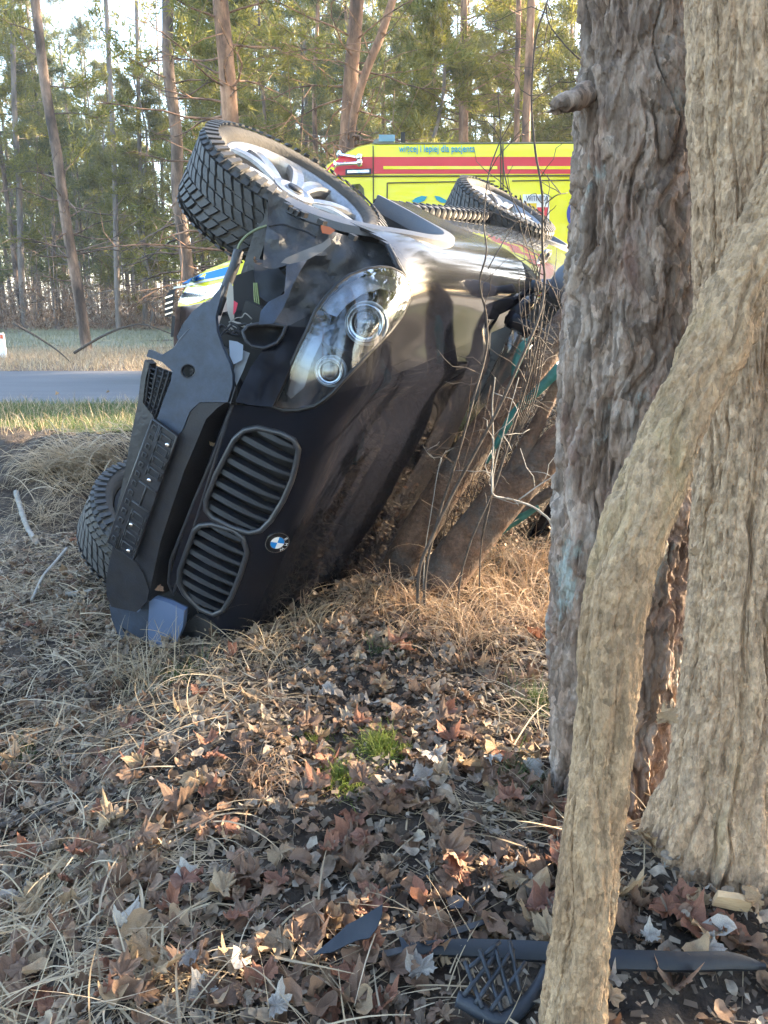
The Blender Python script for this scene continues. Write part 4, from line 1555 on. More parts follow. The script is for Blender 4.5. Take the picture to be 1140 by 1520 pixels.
# torn front bumper: sheets on the bowed front plane, still one piece with the car
bow = on_bow(.875, .16, .02)
patch('bumper_cover', [(258, 516), (276, 497), (292, 474), (306, 455), (318, 438), (330, 424), (326, 447), (320, 470), (322, 492), (330, 516), (341, 540), (345, 556), (345, 573), (338, 597),
                       (297, 597), (282, 610), (270, 640), (264, 646), (233, 622), (243, 593), (253, 567), (256, 551), (240, 537), (217, 529), (221, 519), (240, 527)],
      bow, plast_skylit, 9, 0, .016, holes=[[(279 + 11 * math.cos(a), 551 + 11 * math.sin(a)) for a in np.linspace(0, 2 * math.pi, 15)[:-1]]])
fh = rim_tube('fog_hole', [(279 + 11 * math.cos(a), 551 + 11 * math.sin(a)) for a in np.linspace(0, 2 * math.pi, 19)[:-1]], bow, .0045, plast, off=-.004, step=4)
patch('fog_hole_back', [(279 + 12 * math.cos(a), 551 + 12 * math.sin(a)) for a in np.linspace(0, 2 * math.pi, 15)[:-1]], on_bow(.82, .16, .02), dark_in, 7, parent=fh)
patch('tow_socket', [(284 + 4 * math.cos(a), 550 + 5 * math.sin(a)) for a in np.linspace(0, 2 * math.pi, 11)[:-1]], on_bow(.85, .16, .02), plast, 4, parent=fh, th=.03)
patch('bumper_flank', [(344, 556), (352, 575), (352, 600), (345, 604), (336, 598), (341, 585)], on_bow(.84, .16, .02), plast, 6, 0, .05)
# black middle band with its wall running back to the nose
edge_f = [(297, 597), (338, 597)]
patch('bumper_band', [(296, 598), (334, 598), (322, 606), (306, 622), (290, 660), (273, 700), (254, 756), (238, 805), (226, 860), (220, 892), (207, 905), (199, 830), (215, 786), (236, 724), (262, 650), (272, 640), (283, 611)],
      on_bow(.872, .16, .02), plast, 9, 0, .03)
wl_px = [(350, 597), (334, 600), (322, 607), (306, 623), (290, 661), (273, 701), (254, 757), (238, 806), (226, 861), (221, 893)]
A_ = np.array([on_bow(.872, .16, .02)(*p)[0] for p in wl_px])
Bk = A_ + np.array([0, -.17, .012])
m = MB()
n = len(A_)
m.add(np.vstack([A_, Bk]), [(i, i + 1, n + i + 1, n + i) for i in range(n - 1)])
m.build('bumper_wall', plast, car)
# grey crossbeam deep in the gap
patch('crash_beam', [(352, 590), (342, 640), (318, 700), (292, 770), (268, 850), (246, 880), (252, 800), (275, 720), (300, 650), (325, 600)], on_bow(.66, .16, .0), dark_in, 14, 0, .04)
patch('lower_cover', [(168, 812), (162, 838), (158, 866), (159, 884), (166, 900), (203, 908), (219, 893), (222, 876), (213, 850), (200, 831), (178, 818)], bow, plast, 8, .003, .03)
patch('bumper_end', [(162, 898), (166, 901), (205, 909), (222, 890), (229, 887), (250, 893), (275, 905), (272, 930), (261, 957), (257, 974), (236, 979), (216, 974), (193, 961), (175, 942), (166, 920)],
      on_bow(.86, .22, .05), plast_skylit, 9, .0, .02, holes=[[(181, 931), (195, 940), (212, 950), (212, 954), (196, 948), (183, 938)]])
patch('bumper_end_ridge', [(222, 891), (230, 888), (252, 895), (274, 906), (272, 930), (261, 957), (256, 973), (224, 975), (220, 940)], on_bow(.872, .22, .05), M('skylit_ridge_plastic', [(.08, .12, .21), (.10, .14, .24)], rough=.4, scale=6), 8, .002, .02)  # lit face of the bumper end, its blue light painted into the colour
patch('slot_back', [(178, 928), (214, 948), (214, 958), (180, 944)], on_bow(.83, .22, .05), dark_in, 8, 0, .01)
patch('undertray_corner', [(264, 952), (269, 935), (286, 917), (310, 922), (336, 930), (372, 960), (352, 985), (262, 982)], on_bow(.80, .2, .05), plast_dirty, 9, 0, .03, wav=.004)
patch('bumper_lip', [(215, 534), (209, 560), (205, 595), (196, 640), (185, 700), (170, 770), (160, 803), (163, 812), (172, 806), (190, 735), (212, 660), (229, 620), (212, 598), (216, 562), (222, 540)], on_bow(.855, .16, .02), plast_dirty, 9, 0, .04)

# number plate carrier with its moulded frames and screws
pl0, pl1, pl2, pl3 = [np.array(p, float) for p in ((227, 622), (263, 647), (198, 831), (160, 804))]
def plq(u, v):
    """u along the plate from its raised end, v across it"""
    return tuple((pl0 * (1 - v) + pl1 * v) * (1 - u) + (pl3 * (1 - v) + pl2 * v) * u)
ps = on_bow(.898, .16, .02)
pc = patch('plate_carrier', [plq(0, 0), plq(0, .5), plq(0, 1), plq(.5, 1), plq(1, 1), plq(1, .5), plq(1, 0), plq(.5, 0)], ps, plast, 10, 0, .014)
def rib(pts, r=.0028):
    P = np.array([ps(*plq(u, v))[0] + ps(*plq(u, v))[1] * .002 for u, v in pts])
    MB().tube(P, r, 5).build('rib', plast_skylit if False else plast_rib, pc)
plast_rib = M('rib_plastic', [(.022, .024, .028), (.035, .037, .042)], rough=.42, scale=20)
for pts in ([(0, 0), (0, 1), (1, 1), (1, 0), (0, 0)], [(.0, .30), (1, .30)], [(0, .36), (1, .36)], [(.46, .3), (.46, 1)], [(.62, .3), (.62, 1)], [(.46, .60), (.62, .60)]):
    rib(pts, .0036)
rgb = np.random.default_rng(3)
for k, u in enumerate((.05, .14, .23, .32, .68, .76, .84, .92)):
    rib([(u, .48), (u, .88), (u + .05, .88), (u + .05, .48), (u, .48)], .0026)
    rib([(u - .01, .42), (u + .07, .42)], .0022)
    rib([(u - .01, .94), (u + .055, .94)], .0022)
for k in range(13):
    u = .03 + k * .075
    rib([(u, .10), (u + .035, .10), (u + .035, .24), (u, .24), (u, .10)], .0022)
for u, v in ((.10, .80), (.41, .62), (.78, .55), (.96, .76)):
    p, n_ = ps(*plq(u, v))
    q = Vector(n_).to_track_quat('X', 'Z').to_matrix().to_4x4()
    q.translation = Vector(p)
    V, Fc = lathe([(0, .008), (.006, .0075), (.008, .004), (.008, 0)], 12)
    MB().add(V, Fc).build('screw', chrome, pc, M=q)

# lower grille net beside the carrier
net = [(223, 540), (255, 553), (250, 580), (232, 621), (223, 617), (210, 597), (215, 562)]
patch('lower_grille', net, on_bow(.80, .16, .0), dark_in, 10, 0, .01)
for k in range(9):
    t = (k + .5) / 9
    a, b = np.array((215, 540)) + (np.array((211, 600)) - (215, 540)) * t, np.array((256, 553)) + (np.array((233, 624)) - (256, 553)) * t
    P = np.array([on_bow(.85, .16, .0)(*(a + (b - a) * s_))[0] for s_ in np.linspace(0, 1, 5)])
    MB().tube(P, .0032, 5).build('net_bar', plast, car)
for t in (.2, .45, .7, .9):
    a, b = np.array((215, 540)) + (np.array((256, 553)) - (215, 540)) * t, np.array((211, 598)) + (np.array((233, 622)) - (211, 598)) * t
    P = np.array([on_bow(.853, .16, .0)(*(a + (b - a) * s_))[0] for s_ in np.linspace(0, 1, 5)])
    MB().tube(P, .004, 5).build('net_bar', plast, car)

# torn plastic between wheel, lamp and bumper
patch('torn_liner', [(398, 287), (418, 293), (432, 302), (425, 316), (440, 324), (484, 340), (540, 358), (573, 364), (582, 372), (590, 396), (566, 394), (543, 397), (520, 406), (500, 420), (482, 438), (466, 462), (456, 486), (430, 486),
                     (400, 484), (388, 470), (396, 452), (420, 440), (428, 420), (430, 402), (452, 389), (424, 394), (404, 400), (390, 396), (392, 362), (397, 332)],
      on_depth(2.46, .10, -.06, (470, 420)), plast_dirty, 6, 0, .008, wav=.045)
patch('torn_wing_edge', [(422, 436), (424, 412), (425, 394), (440, 386), (456, 386), (446, 402), (436, 420), (428, 440), (420, 458), (406, 480), (384, 482), (387, 462), (398, 448)], on_depth(2.36, .08, -.04, (420, 430)), plast_skylit, 6, 0, .012, wav=.014)
patch('liner_scrap', [(377, 384), (392, 386), (412, 396), (424, 410), (423, 430), (412, 444), (396, 448), (384, 440), (378, 415)], on_depth(2.52, .06, -.05, (400, 420)), M('smudged_plastic', [(.016, .021, .030), (.045, .052, .062)], scale=8, rough=.55, distort=2), 8, 0, .008, wav=.02)
patch('inner_panel', [(425, 484), (455, 486), (446, 510), (432, 542), (418, 574), (404, 604), (374, 601), (350, 597), (358, 575), (372, 545), (390, 520), (412, 510)], on_depth(2.34, .05, -.05, (420, 540)), paint, 8, 0, .008)
patch('inner_gloss_panel', [(407, 482), (430, 483), (455, 470), (452, 492), (438, 520), (420, 520), (418, 498)], on_depth(2.38, .05, -.05, (420, 490)), dark_in, 8, 0, .008)
# cup of the fog lamp housing
cp_o = [(361, 493), (368, 484), (384, 481), (408, 482), (424, 484), (420, 497), (411, 509), (392, 517), (374, 514), (365, 506)]
cs = on_depth(2.33, .0, 0)
rim_tube('lamp_cup', cp_o, cs, .006, plast, step=4)
A_ = np.array([cs(*b)[0] for b in dense(cp_o, 5)])
ctr = A_.mean(0)
n = len(A_)
rows = [A_]
for k, s_ in ((.02, .95), (.05, .82), (.07, .5), (.075, .05)):
    rows.append(ctr + (A_ - ctr) * s_ + np.array([0, -1, -.1]) * k)
V = np.concatenate(rows)
add('lamp_cup', mesh_np('lamp_cup', V, grid_faces(n, 5, True)), plast, car)
patch('bracket', [(340, 505), (352, 507), (361, 512), (360, 534), (347, 541), (341, 528)], on_depth(2.37), M('light_blue_plastic', [(.16, .20, .27), (.2, .24, .31)], rough=.4), 6, 0, .01)
patch('bracket', [(361, 520), (371, 524), (362, 548), (350, 575), (342, 600), (336, 590), (344, 560), (350, 540)], on_depth(2.40), M('pale_plastic', [(.22, .25, .29), (.3, .32, .35)], rough=.4), 6, 0, .01, wav=.01)
patch('bracket', [(341, 418), (346, 425), (347, 450), (348, 478), (352, 488), (345, 484), (338, 464), (336, 440)], on_depth(2.5), tan_pl, 5, 0, .006, wav=.01)
patch('tag', [(347, 446), (353, 450), (350, 462), (346, 468)], on_depth(2.49), red_pl, 4, 0, .004)
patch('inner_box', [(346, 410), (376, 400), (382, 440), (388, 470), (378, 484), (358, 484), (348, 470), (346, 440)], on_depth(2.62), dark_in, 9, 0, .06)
def cable(name, pts, d, r, mat, mm=5):
    P = np.array([to_car(WD(px, py, d + dd))[0] for px, py, dd in [(p + (0,))[:3] for p in pts]])
    return MB().tube(smooth_path(P, mm), r, 7).build(name, mat, car)
cable('hose', [(354, 372), (349, 392), (341, 412), (333, 432), (326, 450), (321, 466)], 2.52, .017, plast_dirty)
cable('hose', [(352, 374), (356, 362), (366, 350), (380, 341), (396, 335)], 2.58, .0045, M('green_stalk', [(.14, .17, .09), (.2, .22, .13)], rough=.7))
cable('hose', [(398, 335), (420, 333), (436, 338), (456, 344), (470, 352)], 2.45, .0035, plast)
for k in range(3):
    cable('wire', [(377 + k * 2, 420), (378 + k * 3, 445), (380 + k * 3, 470), (384 + k * 2, 480)], 2.5, .0028, green_w)
rgc = np.random.default_rng(12)
for k in range(9):
    a = np.array((rgc.uniform(322, 345), rgc.uniform(478, 500)))
    pts = [tuple(a)]
    for j in range(4):
        a = a + (rgc.uniform(2, 12), rgc.uniform(-9, 10))
        pts.append(tuple(a))
    cable('wire', pts, 2.42 + rgc.uniform(-.04, .06), rgc.choice([.002, .003, .0045]), [plast, tan_pl, dark_in, pale_twig][k % 4])
cable('beam_arm', [(262, 520), (272, 505), (285, 492), (300, 486), (318, 480)], 2.44, .012, plast)
patch('beam_plate', [(268, 514), (262, 500), (272, 480), (286, 462), (303, 449), (313, 447), (305, 460), (296, 474), (284, 494)], on_bow(.80, .16, .02), plast_skylit, 7, 0, .01,
      holes=[[(279, 489), (282, 489), (282, 493), (279, 493)]])
# clips and bits of the loose arch trim
for px, py in ((427, 306), (434, 312), (441, 316), (450, 318), (478, 330), (524, 352)):
    p = on_depth(2.40, .10, -.06, (470, 420))(px, py)[0]
    m = MB()
    m.box(p, (.016, .03, .022))
    m.build('clip', plast, car, False)
patch('bent_sill_strip', [(417, 390), (424, 383), (450, 372), (478, 361), (490, 352), (492, 362), (478, 374), (455, 386), (430, 392)], on_depth(2.33, .06, -.05, (450, 375)), M('dusty_strip', [(.09, .085, .08), (.15, .14, .13)], rough=.6, scale=10), 6, 0, .006, wav=.012)
patch('reflector_strip', [(476, 334), (490, 337), (498, 342), (490, 348), (478, 346)], on_depth(2.40, .1, -.06, (470, 420)), M('amber_lens', [(.20, .06, .02)], rough=.3), 5, .012, .008)

# ------------------------------------------------------------------ foreground trunks
def bark_trunk(name, L, Rr, Y, mat, style, parent, seed, nu=260, res=.006, flare=0.0, below=.15, above=1.2, squash=1.0):
    """L, Rr: pixels of the left and right outline (top to bottom), Y: distance of the axis"""
    ys_ = np.array(sorted({p[1] for p in L} | {p[1] for p in Rr}))
    lx = np.interp(ys_, [p[1] for p in L], [p[0] for p in L])
    rx = np.interp(ys_, [p[1] for p in Rr], [p[0] for p in Rr])
    Yv = Y(ys_) if callable(Y) else np.full(len(ys_), Y)
    C = np.array([WY((a + b) / 2, y, q) for a, b, y, q in zip(lx, rx, ys_, Yv)])
    # half width across the axis as seen
    tang = np.gradient(np.c_[(lx + rx) / 2, ys_], axis=0)
    cosn = np.abs(tang[:, 1]) / np.linalg.norm(tang, axis=1)
    rad = np.array([(b - a) / 2 * depth_of(c) / FPX for a, b, c in zip(lx, rx, C)]) * cosn
    C, rad = C[::-1], rad[::-1]
    d0 = (C[0] - C[1]) / np.linalg.norm(C[0] - C[1])
    d1 = (C[-1] - C[-2]) / np.linalg.norm(C[-1] - C[-2])
    C = np.vstack([C[0] + d0 * below, C, C[-1] + d1 * above])
    rad = np.r_[rad[0] * 1.04, rad, rad[-1] * .92]
    C4 = smooth_path(np.c_[C, rad], 10)
    C, rad = C4[:, :3], C4[:, 3]
    s = np.r_[0, np.cumsum(np.linalg.norm(np.diff(C, axis=0), axis=1))]
    q = np.arange(0, s[-1], res)
    P = np.stack([np.interp(q, s, C[:, i]) for i in range(3)], -1)
    for _ in range(2):
        k = np.ones(15) / 15
        Pp = np.pad(P, ((7, 7), (0, 0)), 'edge')
        P = np.stack([np.convolve(Pp[:, i], k, 'valid') for i in range(3)], -1)
    r = np.interp(q, s, rad)
    T = np.gradient(P, axis=0)
    T /= np.linalg.norm(T, axis=1)[:, None]
    N = np.cross(T, (0, 1., 0))
    N /= np.linalg.norm(N, axis=1)[:, None]
    Bn = np.cross(N, T)
    a = np.arange(nu) * 2 * math.pi / nu
    rm = r.mean()
    nv = len(q)
    A, Q = np.meshgrid(a, q)
    U = np.stack([np.cos(A) * rm, np.sin(A) * rm, Q], -1).reshape(-1, 3)
    W_ = U + (.03 if style == 'pine' else .016) * np.stack([fbm(U * 7, 2, seed), fbm(U * 7 + 31, 2, seed + 1), fbm(U * 7 + 77, 2, seed + 2)], -1)
    if style == 'pine':
        f1, f2, cid = worley(W_ * (24, 24, 9), seed)
        g1, g2, cid2 = worley(W_ * (58, 58, 27), seed + 9)
        h1, h2, cid3 = worley(W_ * (125, 125, 62), seed + 19)
        v1 = np.clip(1 - np.abs(fbm(W_ * (10, 10, 1.1) + 5, 4, seed + 40)) * 5, 0, 1)
        v2 = np.clip(1 - np.abs(fbm(W_ * (22, 22, 3.0) + 15, 4, seed + 50)) * 5, 0, 1)
        d = -.024 * v1 ** .9 - .013 * v2 + .008 * cid + .0085 * cid2 + .0042 * cid3
        lay = fbm(W_ * (30, 30, 10), 4, seed + 4)
        d = d + .0035 * np.floor(lay * 4) / 4 + .004 * fbm(U * (5, 5, 2), 3, seed + 6) + .0016 * fbm(U * (170, 170, 80), 2, seed + 8) - .006
    else:
        n1 = fbm(W_ * (17, 17, 1.0), 3, seed)
        n2 = fbm(W_ * (36, 36, 2.2) + 9, 3, seed + 2)
        n3 = fbm(W_ * (80, 80, 9) + 4, 2, seed + 5)
        c1_ = np.clip(1 - np.abs(n1) * 5.0, 0, 1)
        c2_ = np.clip(1 - np.abs(n2) * 4.6, 0, 1)
        c3_ = np.clip(1 - np.abs(n3) * 3.2, 0, 1)
        f1, f2, cid = worley(W_ * (30, 30, 4.0), seed + 30)
        g1, g2, cid2 = worley(W_ * (72, 72, 30), seed + 9)
        d = -.021 * c1_ - .0105 * c2_ - .0048 * c3_ + .0045 * cid + .0034 * cid2
        d = d + .005 * fbm(U * (6, 6, 2), 3, seed + 6) + .0034 * fbm(U * (230, 230, 110), 2, seed + 8) + .001
        d = d * (.42 + .36 * min(1, rm / .10))
    d = d.reshape(nv, nu)
    lob = 0
    if flare:
        hgt = np.clip(1 - (q - below) / .55, 0, 1) ** 2
        lob = flare * hgt[:, None] * (.35 + .65 * np.maximum(0, np.cos(A * 5 + seed)) ** 1.5)
    RR = r[:, None] + d + lob
    V = P[:, None, :] + RR[..., None] * (np.cos(A)[..., None] * N[:, None, :] + np.sin(A)[..., None] * Bn[:, None, :] * squash)
    base = np.array(parent.location)
    o = add(name, mesh_np(name, V.reshape(-1, 3) - base, grid_faces(nu, nv, True), False), mat, parent)
    return o, P
pine_bark = M('old_pine_bark', [(.11, .074, .054), (.19, .132, .098), (.25, .19, .15), (.32, .265, .225)], fine=(45, .5), cells=(60, .4), scale=16, rough=.9, bump=.9, bscale=110, stretch=(1, 1, .35), detail=10, distort=.8, contrast=(.28, .72))
robin_bark = M('furrowed_tan_bark', [(.27, .172, .105), (.375, .255, .16), (.44, .31, .20), (.375, .255, .15)], fine=(90, .45), cells=(110, .26), scale=11, rough=.9, bump=1.0, bscale=190, stretch=(1, 1, .45), detail=10, distort=.5, contrast=(.25, .75))
robin_bark2 = M('greenish_tan_bark', [(.20, .128, .075), (.31, .20, .112), (.375, .255, .15), (.30, .205, .105)], fine=(90, .45), cells=(110, .26), scale=9, rough=.9, bump=1.0, bscale=190, stretch=(1, 1, .45), detail=10, distort=.5, contrast=(.25, .75))
def blotch(mat, col, scale, lo, hi, strength=.8, stretch=(1, 1, .5)):
    """lichen or stains with a shape of their own"""
    t = mat.node_tree
    N_, L_ = t.nodes, t.links
    b = N_['Principled BSDF']
    src = b.inputs['Base Color'].links[0].from_socket
    tc = N_.new('ShaderNodeTexCoord')
    mp = N_.new('ShaderNodeMapping')
    mp.inputs['Scale'].default_value = stretch
    mp.inputs['Location'].default_value = (scale, 3.1, 1.7)
    nz = N_.new('ShaderNodeTexNoise')
    nz.inputs['Scale'].default_value = scale
    nz.inputs['Detail'].default_value = 7
    nz.inputs['Roughness'].default_value = .65
    mr = N_.new('ShaderNodeMapRange')
    mr.inputs[1].default_value = lo
    mr.inputs[2].default_value = hi
    mr.inputs[4].default_value = strength
    mx = N_.new('ShaderNodeMixRGB')
    L_.new(tc.outputs['Object'], mp.inputs[0])
    L_.new(mp.outputs[0], nz.inputs[0])
    L_.new(nz.outputs[0], mr.inputs[0])
    L_.new(mr.outputs[0], mx.inputs[0])
    L_.new(src, mx.inputs[1])
    mx.inputs[2].default_value = tuple(col) + (1,)
    L_.new(mx.outputs[0], b.inputs['Base Color'])
blotch(pine_bark, (.30, .36, .34), 9, .60, .68, .7)
blotch(pine_bark, (.20, .105, .085), 7, .54, .66, .55)
blotch(robin_bark, (.30, .42, .42), 8, .655, .69, .85, (1, 1, .4))
blotch(robin_bark, (.36, .29, .12), 5, .55, .7, .5, (1, 1, .2))
blotch(robin_bark2, (.27, .225, .08), 4, .56, .72, .5, (1, 1, .18))

g0 = GP(910, 1212)
pine = empty('pine_tree', (WY(915, 1200, 1.67)[0], 1.67, gz(.5, 1.67)), 'big dark pine trunk with deeply cracked bark standing right of the car', 'pine')
bark_trunk('trunk', [(866, 0), (860, 100), (856, 200), (850, 330), (843, 430), (836, 540), (829, 700), (823, 850), (820, 1000), (822, 1110), (826, 1180), (828, 1230)],
           [(1020, 0), (1032, 150), (1038, 300), (1040, 420), (1036, 560), (1026, 700), (1016, 850), (1002, 1000), (985, 1120), (968, 1200), (962, 1230)], 1.67, pine_bark, 'pine', pine, 21, nu=400, res=.0045, flare=.035, below=.25)
def stub(pts, rad, parent, mat, name='branch_stub'):
    base = np.array(parent.location)
    P = smooth_path([np.array(p) - base for p in pts], 5)
    V, Fc = tube(P, np.interp(np.linspace(0, 1, len(P)), np.linspace(0, 1, len(rad)), rad), 18)
    V = V + .011 * fbm(V * (55, 55, 55), 4, 5)[:, None] * np.array([1, .6, 1])
    V[:, 0] -= .02 * np.abs(vnoise(V * (10, 200, 200), 6)) * (np.arange(len(V)) > len(V) * .6)
    return add(name, mesh_np(name, V, Fc), mat, parent)
stub([WY(872, 140, 1.62), WY(850, 148, 1.57), WY(834, 155, 1.55), WY(821, 164, 1.54)], [.021, .019, .015, .006], pine, pine_bark)

rob2 = empty('robinia_tree', (WY(1085, 1340, 1.36)[0], 1.36, gz(.63, 1.3)), 'pale tan robinia trunk with a spreading foot at the right edge', 'tree')
bark_trunk('trunk', [(1026, 0), (1029, 150), (1036, 300), (1040, 420), (1042, 600), (1036, 740), (1030, 850), (1022, 950), (1008, 1060), (994, 1150), (982, 1220), (972, 1280), (968, 1340)],
           [(1190, 0), (1192, 200), (1194, 400), (1188, 600), (1176, 800), (1162, 950), (1150, 1060), (1142, 1150), (1138, 1220), (1140, 1290), (1142, 1345)], 1.36, robin_bark, 'rob', rob2, 41, nu=440, res=.0038, flare=.07, below=.2)
rob1 = empty('robinia_tree', (WY(850, 1515, 1.06)[0], 1.06, gz(.22, 1.06)), 'slender bent robinia stem leaning right across the other two trunks', 'tree')
bark_trunk('trunk', [(1190, 140), (1138, 245), (1098, 335), (1048, 432), (1000, 535), (968, 600), (938, 664), (905, 735), (884, 800), (872, 860), (862, 940), (858, 1050), (850, 1150), (838, 1260), (826, 1360), (814, 1450), (803, 1530)],
           [(1250, 250), (1200, 330), (1150, 430), (1104, 536), (1072, 600), (1044, 664), (1012, 735), (986, 800), (968, 860), (951, 940), (941, 1050), (930, 1150), (918, 1260), (908, 1360), (900, 1450), (896, 1530)],
           lambda y: np.interp(y, [140, 500, 900, 1530], [1.23, 1.12, 1.02, .955]), robin_bark2, 'rob', rob1, 61, nu=320, res=.0034, below=.2, above=.8)

# two rusty brown leaning trunks that carry the car
rust_m = M('rusty_brown_bark', [(.05, .029, .019), (.12, .068, .042), (.17, .105, .07)], fine=(50, .5), scale=9, rough=.85, bump=.9, bscale=70, stretch=(1, 1, 1), detail=9)
blotch(rust_m, (.085, .078, .07), 5, .50, .62, .7, (1, 1, 1))
def leaning(pts, wpx, Y, label, seed, mat=rust_m):
    P = np.array([WY(a, b, y) for (a, b), y in zip(pts, Y)])
    rad = np.array([w_ * .5 * depth_of(p) / FPX for w_, p in zip(wpx, P)])
    d = (P[0] - P[1]) / np.linalg.norm(P[0] - P[1])
    P = np.vstack([P[0] + d * .25, P])
    rad = np.r_[rad[0] * 1.1, rad]
    b = P[1].copy()
    b[2] = gz(b[0], b[1])
    t = empty('leaning_trunk', b, label, 'tree trunk', 'young trunks bent under the car')
    C = smooth_path(np.c_[P - b, rad], 14)
    V, Fc = tube(C[:, :3], C[:, 3], 28)
    V = V + (np.repeat(C[:, 3], 28) * .10)[:, None] * fbm(V * 7, 4, seed)[:, None] * np.array([.6, .6, .6])
    V += .006 * fbm(V * 34, 4, seed + 3)[:, None] - .004 * (np.clip(1 - np.abs(vnoise(V * 22, seed + 5)) * 5, 0, 1))[:, None]
    add('trunk', mesh_np('trunk', V, Fc), mat, t)
    return t
ta = leaning([(584, 862), (612, 806), (655, 735), (705, 662), (752, 600), (795, 545), (840, 480), (900, 400)], [54, 52, 50, 50, 48, 46, 42, 38], [3.18, 3.18, 3.18, 3.20, 3.22, 3.24, 3.25, 3.26],
             'rusty brown leaning trunk that touches the bonnet of the car', 3)
tb = leaning([(640, 884), (672, 836), (712, 784), (752, 734), (795, 692), (840, 650), (900, 600)], [70, 68, 64, 64, 56, 52, 48], [2.98, 2.99, 3.0, 3.0, 3.0, 3.0, 3.0],
             'thicker leaning trunk between the rusty one and the big pine', 8)
P = smooth_path([WY(752, 722, 2.99) - np.array(tb.location), WY(775, 672, 2.98) - np.array(tb.location), WY(800, 625, 2.98) - np.array(tb.location), WY(832, 560, 2.98) - np.array(tb.location)], 6)
V, Fc = tube(P, np.linspace(.036, .022, len(P)), 14)
add('side_branch', mesh_np('side_branch', V, Fc), rust_m, tb)
tc_ = leaning([(700, 815), (745, 780), (790, 748), (860, 700)], [16, 16, 15, 14], [3.5, 3.5, 3.5, 3.5], 'thin leaning stem half hidden behind the thicker leaning trunk', 12, twig_m)
# turquoise rag / paint strip along the trunks
teal = M('turquoise_rag', [(.012, .07, .06), (.02, .12, .105), (.035, .17, .15)], scale=14, rough=.6, bump=.6, bscale=40, distort=1)
def strap(pts, wid, Y, label, name='torn_strap'):
    P = smooth_path([WY(a, b, y) for (a, b), y in zip(pts, Y)], 6)
    T = np.gradient(P, axis=0)
    T /= np.linalg.norm(T, axis=1)[:, None]
    v = CAM - P
    v /= np.linalg.norm(v, axis=1)[:, None]
    s_ = np.cross(T, v)
    wv = np.interp(np.linspace(0, 1, len(P)), np.linspace(0, 1, len(wid)), wid)[:, None]
    rows = np.stack([P + s_ * wv * k + v * (.012 * math.cos(k * 1.6)) + v * .004 * vnoise(P * 40 + k, 3)[:, None] for k in np.linspace(-1, 1, 7)], 1)
    V = rows.reshape(-1, 3)
    b = P[0].copy()
    V, Fc = solid(V - b, np.repeat(v, 7, 0), [tuple(f) for f in grid_faces(7, len(P))], .006)
    o = add(name, mesh_np(name, V, Fc), teal)
    o.location = b
    return tag(o, label, 'strap')
strap([(722, 688), (742, 650), (765, 612), (800, 578), (832, 545)], [.006, .013, .017, .017, .022], [2.94, 2.93, 2.92, 2.90, 2.88], 'turquoise torn strip lying along the leaning trunk beside the big pine')
strap([(762, 560), (768, 535), (778, 515), (790, 500)], [.010, .02, .024, .008], [3.16, 3.16, 3.15, 3.15], 'small dark turquoise scrap high between the twigs')
strap([(722, 808), (745, 785), (770, 770), (800, 752)], [.014, .022, .018, .010], [3.25, 3.25, 3.24, 3.22], 'turquoise scrap low behind the thicker leaning trunk')

# shrub stems that rise in front of the car
def shrub(label, stems, Y, seed, mat=twig_m, twigs=8, tl=.16):
    rg = np.random.default_rng(seed)
    b = WY(*stems[0][0][-1], Y)
    root = np.array([b[0], b[1], gz(b[0], b[1])])
    t = empty('shrub', root, label, 'shrub')
    for k, (pts, r0, r1) in enumerate(stems):
        P = np.array([WY(a, c, Y + .03 * math.sin(i * 1.3 + k)) for i, (a, c) in enumerate(pts)])[::-1]
        if k == 0:
            P = np.vstack([root - (0, 0, .05), P])
        P = smooth_path(P - root, 5)
        V, Fc = tube(P, np.linspace(r0, r1, len(P)) * .85, 7)
        V = V + .0012 * fbm(V * 30, 2, seed)[:, None]
        o = add('stem', mesh_np('stem', V, Fc), mat, t)
        n = twigs if k == 0 else twigs // 2
        for q in range(n):
            i = rg.integers(len(P) // 5, len(P) - 2)
            d = rg.normal(0, 1, 3) * (1, .5, 1) + (0, 0, .6)
            d /= np.linalg.norm(d)
            ln = tl * rg.uniform(.4, 1.4)
            pp = [P[i]]
            for j in range(4):
                d = d + rg.normal(0, .35, 3)
                d /= np.linalg.norm(d)
                pp.append(pp[-1] + d * ln / 4)
            V, Fc = tube(pp, np.linspace(max(.0016, r1 * .6), .0009, 5), 4)
            add('twig', mesh_np('twig', V, Fc), mat, t)
    return t
shrub('tall thin bare stem rising past the ambulance crest to the top of the picture',
      [([(813, 0), (795, 60), (789, 149), (795, 226), (805, 290), (805, 360), (808, 420), (800, 470), (770, 540), (738, 610), (700, 680), (668, 740), (640, 800), (622, 850)], .008, .0032),
       ([(872, 95), (852, 81), (823, 48), (811, 20), (815, -30)][::-1], .003, .002), ([(839, 113), (812, 134), (790, 150)], .0024, .0014), ([(843, 286), (826, 290), (810, 302)], .0028, .0016)], 2.62, 1, twigs=7)
shrub('bare forked stem in front of the front wing of the car',
      [([(763, 173), (739, 218), (724, 266), (718, 330), (722, 375), (712, 420), (722, 470), (722, 520), (706, 580), (690, 640), (672, 700), (650, 770), (632, 850)], .0062, .0022),
       ([(775, 323), (755, 282), (745, 226), (739, 133)][::-1], .0026, .002), ([(800, 420), (775, 345), (766, 330), (735, 380), (724, 400)], .0024, .0018)], 2.66, 2, twigs=9)
shrub('pair of slim bare stems leaning to the big pine at the tail of the car',
      [([(772, 290), (785, 345), (797, 395), (806, 440), (800, 500), (782, 570), (760, 640), (735, 720), (700, 800), (682, 868)], .0055, .002),
       ([(815, 300), (806, 360), (800, 420), (790, 480)], .003, .002), ([(835, 470), (825, 440), (812, 415)], .003, .0018)], 2.72, 3, twigs=10)
